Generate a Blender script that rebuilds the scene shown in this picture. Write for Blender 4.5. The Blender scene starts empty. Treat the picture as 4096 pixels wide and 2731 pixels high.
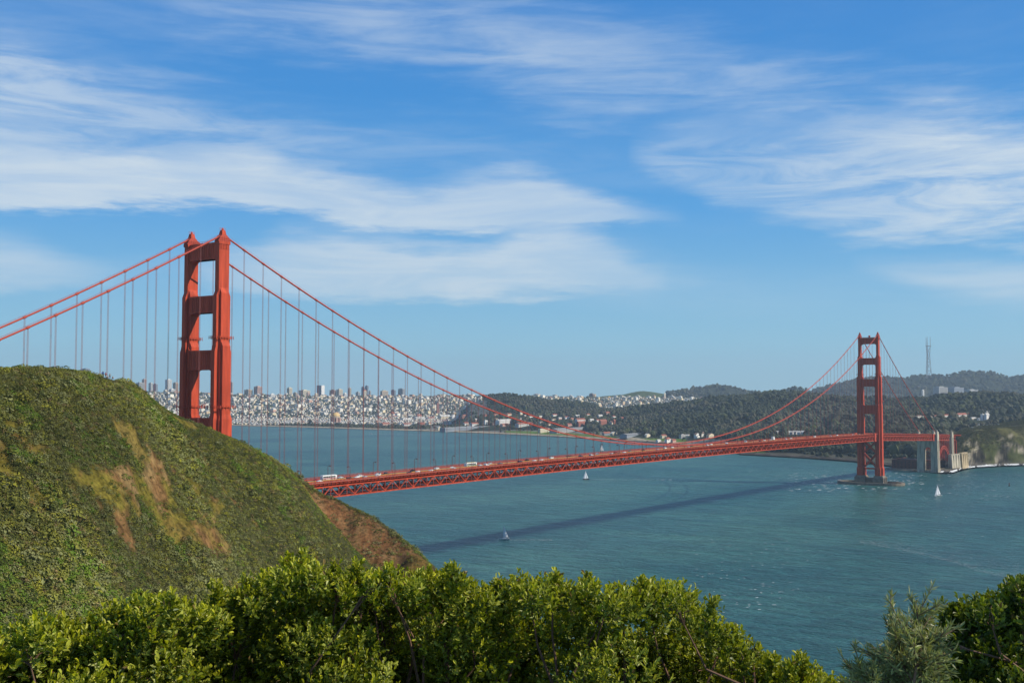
import bpy, bmesh, math, random
import numpy as np
from mathutils import Vector, Matrix

# ------------------------------------------------------------------ camera, light, sky
SC = bpy.context.scene
COL = SC.collection
CX, CY, CZ = -445.09, -526.70, 132.67
YAW, PITCH, ROLL, FL, PW, PH = .603304, .0483694, .0013304, 4507.2, 4096, 2731
CAM = np.array([CX, CY, CZ])
FW = np.array([math.cos(PITCH)*math.cos(YAW), math.cos(PITCH)*math.sin(YAW), math.sin(PITCH)])
RT = np.cross(FW, [0, 0, 1.0]); RT /= np.linalg.norm(RT); UP = np.cross(RT, FW)
RT, UP = math.cos(ROLL)*RT + math.sin(ROLL)*UP, -math.sin(ROLL)*RT + math.cos(ROLL)*UP
cd = bpy.data.cameras.new('camera'); cam = bpy.data.objects.new('camera', cd); COL.objects.link(cam)
cd.sensor_fit = 'HORIZONTAL'; cd.sensor_width = 23.5; cd.lens = 23.5*FL/PW
cd.clip_start = .2; cd.clip_end = 60000
cam.matrix_world = Matrix(((RT[0], UP[0], -FW[0], CX), (RT[1], UP[1], -FW[1], CY), (RT[2], UP[2], -FW[2], CZ), (0, 0, 0, 1)))
SC.camera = cam
SUN = np.array([.300, -.742, .599]); SUN /= np.linalg.norm(SUN)
SUN_EL = math.asin(SUN[2])
ld = bpy.data.lights.new('sun', 'SUN'); ld.energy = 5.0; ld.angle = math.radians(.5); ld.color = (1, .92, .78)
sun = bpy.data.objects.new('sun', ld); COL.objects.link(sun)
sun.rotation_euler = Vector(SUN).to_track_quat('Z', 'Y').to_euler()
sun.location = (0, -300, 600)
SC.view_settings.view_transform = 'Standard'; SC.view_settings.look = 'None'
SC.view_settings.exposure = 0.0; SC.view_settings.gamma = 1
SC.render.engine = 'CYCLES'
cy = SC.cycles
cy.max_bounces = 6; cy.diffuse_bounces = 1; cy.glossy_bounces = 2; cy.transmission_bounces = 3; cy.transparent_max_bounces = 6; cy.volume_bounces = 0
cy.caustics_reflective = False; cy.caustics_refractive = False
cy.sample_clamp_indirect = 6
try:
    cy.use_denoising = True; cy.denoiser = 'OPENIMAGEDENOISE'
except Exception: pass

def pray(px, py):
    return FW + RT*(px - PW/2)/FL + UP*(PH/2 - py)/FL
def ground(px, py, z=0.):
    d = pray(px, py); return CAM + d*((z - CZ)/d[2])
def atd(px, py, D):                       # the point at horizontal distance D in the direction of a pixel
    d = pray(px, py); return CAM + d/math.hypot(d[0], d[1])*D
def azel(px, py):
    d = pray(px, py); return math.atan2(d[1], d[0]), math.atan2(d[2], math.hypot(d[0], d[1]))
AZ_L = YAW + .5
def az_of(px):                            # bearing of a pixel column on the horizon
    d = pray(px, 1583.7); return math.atan2(d[1], d[0])

# ------------------------------------------------------------------ node helper
class NT:
    def __init__(s, tree): s.t = tree; s.t.nodes.clear()
    def n(s, typ, ins=None, **kw):
        nd = s.t.nodes.new(typ)
        for k, v in kw.items(): setattr(nd, k, v)
        for k, v in (ins or {}).items(): s.set(nd.inputs[k], v)
        return nd
    def set(s, sock, v):
        if isinstance(v, bpy.types.NodeSocket): s.t.links.new(v, sock)
        elif v is not None: sock.default_value = v
    def m(s, op, a, b=None, c=None, clamp=False):
        nd = s.t.nodes.new('ShaderNodeMath'); nd.operation = op; nd.use_clamp = clamp
        for i, v in enumerate((a, b, c)):
            if v is not None: s.set(nd.inputs[i], v)
        return nd.outputs[0]
    def sstep(s, v, lo, hi, a=0., b=1.):
        nd = s.n('ShaderNodeMapRange', interpolation_type='SMOOTHSTEP')
        for i, q in enumerate((v, lo, hi, a, b)): s.set(nd.inputs[i], q)
        return nd.outputs[0]
    def mix(s, f, a, b, mode='MIX'):
        nd = s.n('ShaderNodeMix', data_type='RGBA', blend_type=mode)
        s.set(nd.inputs[0], f); s.set(nd.inputs[6], a); s.set(nd.inputs[7], b)
        return nd.outputs[2]
    def noise(s, vec, scale, detail=4., rough=.55, dist=0., dim='3D', lac=2.):
        nd = s.n('ShaderNodeTexNoise', noise_dimensions=dim)
        if vec is not None: s.t.links.new(vec, nd.inputs['Vector'])
        nd.inputs['Scale'].default_value = scale; nd.inputs['Detail'].default_value = detail
        nd.inputs['Roughness'].default_value = rough; nd.inputs['Distortion'].default_value = dist
        nd.inputs['Lacunarity'].default_value = lac
        return nd.outputs['Fac']
    def xyz(s, x, y, z=0.):
        nd = s.n('ShaderNodeCombineXYZ')
        for i, v in enumerate((x, y, z)): s.set(nd.inputs[i], v)
        return nd.outputs[0]
    def map(s, vec, loc=(0, 0, 0), rot=(0, 0, 0), sc=(1, 1, 1)):
        nd = s.n('ShaderNodeMapping'); s.t.links.new(vec, nd.inputs[0])
        nd.inputs[1].default_value = loc; nd.inputs[2].default_value = rot; nd.inputs[3].default_value = sc
        return nd.outputs[0]
    def curve(s, v, pts):
        nd = s.n('ShaderNodeFloatCurve'); s.set(nd.inputs[1], v)
        cm = nd.mapping; c = cm.curves[0]; pts = sorted(pts)
        cm.extend = 'HORIZONTAL'
        c.points[0].location = pts[0]; c.points[-1].location = pts[-1]
        for p in pts[1:-1]: c.points.new(*p)
        cm.update(); return nd.outputs[0]
def rgb(*c): return (c[0], c[1], c[2], 1.)

# ------------------------------------------------------------------ world: Nishita sky with bands of cirrus
W = bpy.data.worlds.new("World"); SC.world = W; W.use_nodes = True
w = NT(W.node_tree)
sky = w.n('ShaderNodeTexSky', sky_type='NISHITA', sun_disc=False, sun_elevation=SUN_EL,
          sun_rotation=math.atan2(SUN[0], SUN[1]), altitude=120, air_density=1.0, dust_density=.35, ozone_density=2.6)
hsv = w.n('ShaderNodeHueSaturation', {'Color': sky.outputs[0], 'Saturation': 1.18, 'Value': 1.0})
tc = w.n('ShaderNodeTexCoord').outputs['Generated']
sep = w.n('ShaderNodeSeparateXYZ', {0: tc})
azn = w.m('ARCTAN2', sep.outputs[1], sep.outputs[0])
U = w.m('SUBTRACT', AZ_L, azn)                                  # bearing, radians to the right of the left edge
V = w.m('DIVIDE', w.m('ARCSINE', sep.outputs[2]), .4)           # elevation, 1 = 23 degrees
def uv(px, py):
    a, e = azel(px*1.7415, py*1.7415); return (AZ_L - a, e/.4)
P2 = w.xyz(U, V)
warp = w.noise(w.map(P2, sc=(5, 9, 1), rot=(0, 0, .12)), 1.0, 5, .6)
warp2 = w.noise(w.map(P2, loc=(3, 1, 0), sc=(12, 34, 1), rot=(0, 0, .25)), 1.0, 9, .66)
fib = w.noise(w.map(P2, loc=(7, 3, 0), sc=(6, 17, 1), rot=(0, 0, .25)), 1.0, 9, .62, .5)
fib2 = w.noise(w.map(P2, loc=(1, 8, 0), sc=(7, 18, 1), rot=(0, 0, .3)), 1.0, 9, .66, .9)
patch = w.noise(w.map(P2, loc=(2, 5, 0), sc=(5, 10, 1)), 1.0, 4, .6)
def band(top, bot, st_top, st_bot, dens, amp, fibre, fn, ft=None):
    """top / bot: outline points of the cloud in the sky; dens: (pixel column, opacity)"""
    t = w.curve(U, [uv(*p) for p in top]); b = w.curve(U, [uv(*p) for p in bot])
    wv = w.m('ADD', w.m('MULTIPLY', w.m('SUBTRACT', warp, .5), amp), w.m('MULTIPLY', w.m('SUBTRACT', warp2, .5), amp*.75))
    v2 = w.m('ADD', V, wv)
    lo = w.sstep(w.m('SUBTRACT', v2, b), -st_bot, st_bot)
    hi = w.sstep(w.m('SUBTRACT', t, v2), -st_top, st_top)
    d = w.curve(U, [(uv(p, 700)[0], q) for p, q in dens])
    f = w.m('ADD', 1-fibre, w.m('MULTIPLY', w.sstep(fn, .32, .64), fibre))
    return w.m('MULTIPLY', w.m('MULTIPLY', lo, hi), w.m('MULTIPLY', d, f))
bands = [
 band([(-80, 318), (0, 320), (250, 345), (400, 358), (560, 350), (700, 388), (850, 412), (950, 432), (1050, 418), (1150, 402), (1240, 398), (1320, 430), (1420, 470), (1500, 498), (1560, 505)],
      [(-80, 478), (0, 475), (250, 487), (450, 474), (600, 488), (750, 503), (900, 524), (1050, 530), (1340, 536), (1500, 522), (1560, 520)],
      .035, .017, [(-80, .84), (300, .90), (700, .86), (1000, .78), (1300, .72), (1480, .44), (1580, 0)], .12, .32, fib),
 band([(420, 600), (560, 566), (680, 532), (900, 545), (1000, 570), (1100, 575), (1200, 545), (1350, 552), (1450, 600), (1530, 630)],
      [(420, 640), (560, 665), (720, 683), (900, 686), (1200, 684), (1400, 668), (1530, 645)],
      .03, .018, [(430, 0), (600, .55), (900, .76), (1200, .72), (1400, .52), (1540, 0)], .10, .36, fib2),
 band([(-80, 545), (60, 565), (160, 595), (300, 640)], [(-80, 668), (100, 660), (220, 655), (300, 650)], .04, .02,
      [(-80, .62), (120, .5), (300, 0)], .06, .4, fib),
 band([(1440, 345), (1510, 322), (1580, 312), (1700, 318), (1800, 335), (1950, 300), (2100, 275), (2352, 280), (2440, 285)],
      [(1440, 352), (1540, 400), (1650, 452), (1850, 505), (2100, 545), (2352, 550), (2440, 550)],
      .04, .03, [(1440, .0), (1530, .42), (1650, .42), (1850, .58), (2050, .66), (2250, .84), (2440, .84)], .15, .75, fib2),
 band([(350, -60), (700, -40), (1000, 10), (1300, 60), (1600, 110), (1900, 170), (2150, 235), (2440, 290)],
      [(350, 60), (700, 90), (1000, 150), (1250, 230), (1500, 265), (1800, 300), (2100, 345), (2440, 400)],
      .10, .08, [(350, .15), (800, .50), (1300, .48), (1700, .44), (2000, .52), (2440, .64)], .22, .8, fib),
 band([(-80, 60), (100, 110), (300, 200), (500, 250), (800, 320), (1100, 350), (1450, 390), (1560, 400)],
      [(-80, 330), (200, 335), (400, 345), (700, 372), (1000, 392), (1300, 400), (1560, 405)],
      .10, .06, [(-80, .70), (200, .60), (500, .58), (800, .48), (1100, .36), (1500, .2), (1600, 0)], .20, .75, fib2),
 band([(1950, 600), (2150, 610), (2440, 610)], [(1950, 610), (2200, 680), (2440, 712)], .03, .03,
      [(1950, 0), (2150, .5), (2440, .7)], .05, .5, fib),
 band([(900, 520), (1400, 570), (1700, 660), (2000, 690), (2300, 690)], [(900, 640), (1400, 690), (1700, 700), (2000, 712), (2300, 720)], .06, .05,
      [(900, .0), (1400, .2), (1800, .22), (2300, .1)], .08, .7, fib),
]
inv = None
for b in bands:
    q = w.m('SUBTRACT', 1, b, clamp=True); inv = q if inv is None else w.m('MULTIPLY', inv, q)
veil = w.m('MULTIPLY', w.sstep(w.m('ADD', w.m('MULTIPLY', patch, .6), w.m('MULTIPLY', fib, .4)), .45, .75), .05)
inv = w.m('MULTIPLY', inv, w.m('SUBTRACT', 1, veil))
cl = w.m('SUBTRACT', 1, inv, clamp=True)
cl = w.m('MULTIPLY', cl, w.sstep(V, .03, .2))
SKY_K = .115
skys = w.mix(1.0, hsv.outputs[0], rgb(SKY_K, SKY_K, SKY_K), 'MULTIPLY')
def lin(*c): return tuple(((q/255+.055)/1.055)**2.4 if q > 10 else q/255/12.92 for q in c) + (1.,)
rp = w.n('ShaderNodeValToRGB', {0: V}); el_ = rp.color_ramp.elements
el_[0].position = 0; el_[0].color = lin(150, 200, 221); el_[1].position = 1.; el_[1].color = lin(60, 130, 208)
for ps, c in ((.12, (137, 197, 227)), (.41, (80, 162, 227)), (.66, (60, 144, 218))):
    e = el_.new(ps); e.color = lin(*c)
clear = w.m('MULTIPLY', w.sstep(V, 2.2, .9), .88)               # the low clear sky of a dry spring day
skys = w.mix(clear, skys, rp.outputs[0])
cloudcol = rgb(.67, .76, .83)
fin = w.mix(cl, skys, cloudcol)
bg = w.n('ShaderNodeBackground', {'Color': fin, 'Strength': 1.0})
wo = w.n('ShaderNodeOutputWorld', {'Surface': bg.outputs[0]})

# ------------------------------------------------------------------ mesh helpers
rng = np.random.default_rng(7); random.seed(7)
def mkmesh(name, V, L, S, mats=(), mi=None, col=None, smooth=False):
    me = bpy.data.meshes.new(name)
    V = np.asarray(V, np.float32); L = np.asarray(L, np.int32); S = np.asarray(S, np.int32)
    me.vertices.add(len(V)); me.vertices.foreach_set('co', V.ravel())
    me.loops.add(len(L)); me.loops.foreach_set('vertex_index', L)
    st = np.concatenate([[0], np.cumsum(S)[:-1]]).astype(np.int32)
    me.polygons.add(len(S)); me.polygons.foreach_set('loop_start', st)
    for m in mats: me.materials.append(m)
    if mi is not None: me.polygons.foreach_set('material_index', np.asarray(mi, np.int32))
    me.polygons.foreach_set('use_smooth', np.full(len(S), smooth))
    if col is not None:
        a = me.attributes.new('col', 'FLOAT_COLOR', 'POINT')
        c = np.ones((len(V), 4), np.float32); c[:, :3] = col; a.data.foreach_set('color', c.ravel())
    me.update(calc_edges=True); return me
class MB:
    def __init__(s): s.V = []; s.L = []; s.S = []; s.C = []; s.M = []; s.n = 0
    def add(s, V, F, col=None, mi=0):
        V = np.asarray(V, float).reshape(-1, 3)
        if isinstance(F, np.ndarray):
            s.L.append((F + s.n).ravel()); s.S.append(np.full(len(F), F.shape[1])); s.M.append(np.full(len(F), mi))
        else:
            for f in F: s.L.append(np.asarray(f) + s.n)
            s.S.append(np.array([len(f) for f in F])); s.M.append(np.full(len(F), mi))
        s.V.append(V); s.n += len(V)
        c = np.ones((len(V), 3))*(.5 if col is None else np.asarray(col)); s.C.append(c)
        return s
    BOXF = np.array([(0, 3, 2, 1), (4, 5, 6, 7), (0, 1, 5, 4), (1, 2, 6, 5), (2, 3, 7, 6), (3, 0, 4, 7)])
    def box(s, x0, y0, z0, x1, y1, z1, col=None, mi=0):
        return s.add([(x0, y0, z0), (x1, y0, z0), (x1, y1, z0), (x0, y1, z0), (x0, y0, z1), (x1, y0, z1), (x1, y1, z1), (x0, y1, z1)], MB.BOXF, col, mi)
    def cbox(s, c, sz, rz=0., col=None, mi=0, top=(1., 1.)):
        hx, hy = sz[0]/2, sz[1]/2; v = []
        for z, k in ((0, (1, 1)), (sz[2], top)):
            for a, b in ((-1, -1), (1, -1), (1, 1), (-1, 1)): v.append((a*hx*k[0], b*hy*k[1], z))
        v = np.array(v); ca, sa = math.cos(rz), math.sin(rz)
        v = np.stack([v[:, 0]*ca - v[:, 1]*sa, v[:, 0]*sa + v[:, 1]*ca, v[:, 2]], -1) + np.asarray(c, float)
        return s.add(v, MB.BOXF, col, mi)
    def frustum(s, a, b, col=None, mi=0):            # a, b = (x0,y0,x1,y1,z)
        v = []
        for x0, y0, x1, y1, z in (a, b): v += [(x0, y0, z), (x1, y0, z), (x1, y1, z), (x0, y1, z)]
        return s.add(v, MB.BOXF, col, mi)
    def beam(s, p, q, wd, ht, col=None, mi=0):
        p = np.asarray(p, float); q = np.asarray(q, float); d = q - p; d = d/np.linalg.norm(d)
        u = np.array([0, 0, 1.]) if abs(d[2]) < .95 else np.array([1., 0, 0])
        r = np.cross(d, u); r /= np.linalg.norm(r); u = np.cross(r, d)
        v = [e + r*a*wd/2 + u*b*ht/2 for e in (p, q) for a, b in ((-1, -1), (1, -1), (1, 1), (-1, 1))]
        return s.add(v, MB.BOXF, col, mi)
    def tube(s, P, R, n=8, col=None, mi=0, cap=True):
        P = np.asarray(P, float); k = len(P); R = np.ones(k)*R if np.isscalar(R) else np.asarray(R, float)
        T = np.gradient(P, axis=0) if k > 2 else np.repeat((P[1] - P[0])[None], 2, 0)
        T = T/np.linalg.norm(T, axis=1)[:, None]
        ref = np.array([0, 0, 1.]) if abs(T[:, 2]).max() < .9 else np.array([.31, .95, .05])
        A = np.cross(T, ref); A /= np.linalg.norm(A, axis=1)[:, None]; B = np.cross(T, A)
        th = np.linspace(0, 2*math.pi, n, endpoint=False)
        v = P[:, None] + R[:, None, None]*(A[:, None]*np.cos(th)[None, :, None] + B[:, None]*np.sin(th)[None, :, None])
        i = np.arange(k-1)[:, None]*n; j = np.arange(n)[None]; j2 = (j+1) % n
        F = np.stack([i+j, i+n+j, i+n+j2, i+j2], -1).reshape(-1, 4)
        s.add(v.reshape(-1, 3), F, col, mi)
        if cap:
            s.add(v[0], [list(range(n))], col, mi); s.add(v[-1], [list(range(n))[::-1]], col, mi)
        return s
    def lathe(s, prof, c=(0, 0, 0), n=16, col=None, mi=0, sx=1., sy=1.):
        th = np.linspace(0, 2*math.pi, n, endpoint=False); v = []
        for r, z in prof: v.append(np.stack([r*np.cos(th)*sx, r*np.sin(th)*sy, np.full(n, z)], -1))
        v = np.concatenate(v) + np.asarray(c, float); k = len(prof)
        i = np.arange(k-1)[:, None]*n; j = np.arange(n)[None]; j2 = (j+1) % n
        F = np.stack([i+j, i+j2, i+n+j2, i+n+j], -1).reshape(-1, 4)
        s.add(v, F, col, mi); return s
    def prism(s, poly, y0, y1, axis='y', col=None, mi=0):   # polygon in x,z pulled along y (or in y,z along x)
        n = len(poly); v = []
        for t in (y0, y1): v += [((a, t, b) if axis == 'y' else (t, a, b)) for a, b in poly]
        F = [list(range(n))[::-1], [i+n for i in range(n)]] + [[i, (i+1) % n, (i+1) % n + n, i+n] for i in range(n)]
        return s.add(v, F, col, mi)
    def mesh(s, name, mats=(), smooth=False, col=False):
        return mkmesh(name, np.concatenate(s.V), np.concatenate(s.L), np.concatenate(s.S), mats, np.concatenate(s.M),
                      np.concatenate(s.C) if col else None, smooth)
    def build(s, name, mats, parent=None, smooth=False, col=False, loc=None):
        mats = mats if isinstance(mats, (list, tuple)) else [mats]
        o = bpy.data.objects.new(name, s.mesh(name, mats, smooth, col)); COL.objects.link(o)
        if parent: o.parent = parent
        if loc is not None: o.location = loc
        return o
def empty(name, loc=(0, 0, 0), rz=0.):
    o = bpy.data.objects.new(name, None); COL.objects.link(o); o.location = loc; o.rotation_euler = (0, 0, rz)
    o.empty_display_size = .5; return o
def tag(o, label=None, cat=None, group=None, kind=None):
    for k, v in (('label', label), ('category', cat), ('group', group), ('kind', kind)):
        if v: o[k] = v
    return o
def copy_tree(o, parent=None):
    c = o.copy(); COL.objects.link(c); c.parent = parent
    for ch in list(o.children): copy_tree(ch, c)
    return c

# ------------------------------------------------------------------ materials
MAT = {}
def mat(name, c, rough=.7, var=.12, scale=.3, metal=0., spec=.3, c2=None, sc3=(1, 1, 1), bump=0., attr=False):
    m = bpy.data.materials.new(name); m.use_nodes = True; t = NT(m.node_tree)
    pos = t.n('ShaderNodeNewGeometry').outputs['Position']
    if sc3 != (1, 1, 1): pos = t.map(pos, sc=sc3)
    nz = t.noise(pos, scale, 5, .6)
    if attr: base = t.n('ShaderNodeAttribute', attribute_name='col').outputs['Color']
    else: base = None
    if c2 is not None: colr = t.mix(t.sstep(nz, .35, .65), rgb(*c), rgb(*c2))
    else:
        k = t.sstep(nz, .25, .75, 1-var, 1+var)
        vv = t.xyz(k, k, k)
        colr = t.mix(1., base if attr else rgb(*c), vv, 'MULTIPLY')
    p = t.n('ShaderNodeBsdfPrincipled', {'Base Color': colr, 'Roughness': rough, 'Metallic': metal, 'Specular IOR Level': spec})
    if bump:
        b = t.n('ShaderNodeBump', {'Strength': 1., 'Distance': bump, 'Height': nz}); t.t.links.new(b.outputs[0], p.inputs['Normal'])
    t.n('ShaderNodeOutputMaterial', {0: p.outputs[0]})
    MAT[name] = m; return m
mat('orange_paint', (.465, .064, .027), .6, .30, .4, sc3=(1, 1, .10), spec=.12)
mat('railing_paint', (.36, .062, .032), .6, .15, .5, spec=.1)
mat('orange_cable', (.43, .070, .042), .6, .1, 1., spec=.12)
mat('orange_rope', (.36, .12, .10), .6, .1, 1.)  # paler and pinker than the paint: haze mixed into the rope colour
mat('concrete', (.43, .385, .29), .85, .42, .35, sc3=(1, 1, .15))
mat('pier_concrete', (.20, .165, .125), .85, .3, .2)
mat('asphalt', (.16, .15, .14), .9, .12, .2)
mat('yellow_paint', (.50, .25, .05), .7, .12, .5)
mat('dark_steel', (.045, .03, .028), .6, .1, 1.)
mat('brick', (.16, .06, .045), .9, .25, .3)
mat('white_paint', (.78, .77, .73), .45, .06, 1.)
mat('cream_wall', (.62, .54, .40), .8, .1, .1)
mat('glass_dark', (.02, .025, .03), .12, .05, 1., spec=.6)
mat('tyre', (.02, .02, .02), .85, .1, 2.)
mat('sail_cloth', (.72, .73, .74), .7, .06, .5)
mat('vcol', (.5, .5, .5), .85, .12, .08, attr=True)
mat('headland_soil', (.5, .5, .5), .95, .5, .8, attr=True, spec=.05)
mat('shore_ground', (.5, .5, .5), .95, .42, .07, attr=True, spec=.05)
mat('vcol_fine', (.5, .5, .5), .8, .15, .6, attr=True)
OR = MAT['orange_paint']
# ------------------------------------------------------------------ water
m = bpy.data.materials.new('bay_water'); m.use_nodes = True; t = NT(m.node_tree)
pos = t.n('ShaderNodeNewGeometry').outputs['Position']
r1 = t.noise(t.map(pos, rot=(0, 0, .5), sc=(.09, .035, 1)), 1., 5, .62, .4)
r2 = t.noise(t.map(pos, rot=(0, 0, .2), sc=(.5, .2, 1)), 1., 3, .6)
r3 = t.noise(t.map(pos, rot=(0, 0, .35), sc=(.016, .0045, 1)), 1., 5, .6, .5)
big = t.noise(t.map(pos, rot=(0, 0, -.9), sc=(.0012, .004, 1)), 1., 4, .55, .6)
h = t.m('ADD', t.m('ADD', t.m('MULTIPLY', r1, .9), t.m('MULTIPLY', r2, .35)), t.m('MULTIPLY', r3, .9))
bmp = t.n('ShaderNodeBump', {'Strength': 1., 'Distance': 5.5, 'Height': h})
colr = t.mix(t.sstep(big, .35, .65), rgb(.020, .096, .090), rgb(.050, .146, .122))
kk = t.sstep(t.m('ADD', t.m('MULTIPLY', r1, .5), t.m('MULTIPLY', r2, .5)), .36, .64, 1.42, .62)
colr = t.mix(1., colr, t.xyz(kk, kk, kk), 'MULTIPLY')
colr = t.mix(t.sstep(r3, .40, .64), colr, t.mix(1., colr, rgb(.70, .78, .86), 'MULTIPLY'))
fo = t.noise(t.map(pos, rot=(0, 0, .5), sc=(.20, .10, 1)), 1., 5, .72)
fpatch = t.noise(t.map(pos, sc=(.0028, .0035, 1)), 1., 3, .6)
thr = t.sstep(fpatch, .40, .66, .76, .665)
foam = t.sstep(fo, thr, t.m('ADD', thr, .03))
colr = t.mix(foam, colr, rgb(.62, .66, .67))
p = t.n('ShaderNodeBsdfPrincipled', {'Base Color': colr, 'Roughness': t.m('ADD', .32, t.m('MULTIPLY', foam, .5)), 'IOR': 1.33, 'Specular IOR Level': .24, 'Normal': bmp.outputs[0]})
t.n('ShaderNodeOutputMaterial', {0: p.outputs[0]})
wb = MB()
th = np.linspace(AZ_L + .25, AZ_L - 1.25, 60); rr = np.array([60, 400, 1500, 4000, 9000, 16000])
vv = np.array([(CX + r*math.cos(a), CY + r*math.sin(a), 0) for r in rr for a in th])
i = np.arange(len(rr)-1)[:, None]*60; j = np.arange(59)[None]
wb.add(vv, np.stack([i+j, i+j+1, i+60+j+1, i+60+j], -1).reshape(-1, 4)[:, ::-1])
tag(wb.build('water', m), kind='structure')

# ------------------------------------------------------------------ the bridge
NTX, STX, HW = 0., 1280., 13.7
CAB_LOW = 82.17
def zbot(x):                              # underside of the deck truss
    x = np.asarray(x, float)
    mid = 66 + 3*(1 - ((x-640)/640)**2)
    return np.where(x > STX, 66 - (x-STX)*.031, np.where(x < 0, 66 + x*.02, mid))
TD = 7.6                                  # truss depth
def zroad(x): return zbot(x) + TD + 2.1
def zcab(x):
    x = np.asarray(x, float)
    main = CAB_LOW + (227 - CAB_LOW)*((x-640)/640)**2
    ts = (x-STX)/329.; south = 227 - (227-70)*ts - 4*4.5*ts*(1-ts)
    tn = -x/343.; north = 227 - (227-80)*tn - 4*9.0*tn*(1-tn)
    return np.where(x > STX, south, np.where(x < 0, north, main))
BR = empty('suspension_bridge', (640, 0, 0))
tag(BR, 'long orange steel suspension bridge with two towers crossing the blue-green strait', 'bridge')
def bpart(mb, name, m, smooth=False, parent=BR):
    o = mb.build(name, m, None, smooth)
    pw = Vector((640, 0, 0))
    o.data.transform(Matrix.Translation(-pw)); o.parent = parent
    return o
def fillet(mb, y0, z0, sy, sz, r, x0, x1):       # rounded haunch in the corner (y0,z0)
    n = 6; poly = [(y0, z0)] + [(y0 + sy*r*(1-math.sin(a)), z0 + sz*r*(1-math.cos(a))) for a in np.linspace(0, math.pi/2, n)]
    if sy*sz < 0: poly = poly[::-1]
    mb.prism(poly, x0, x1, 'x')
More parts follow.
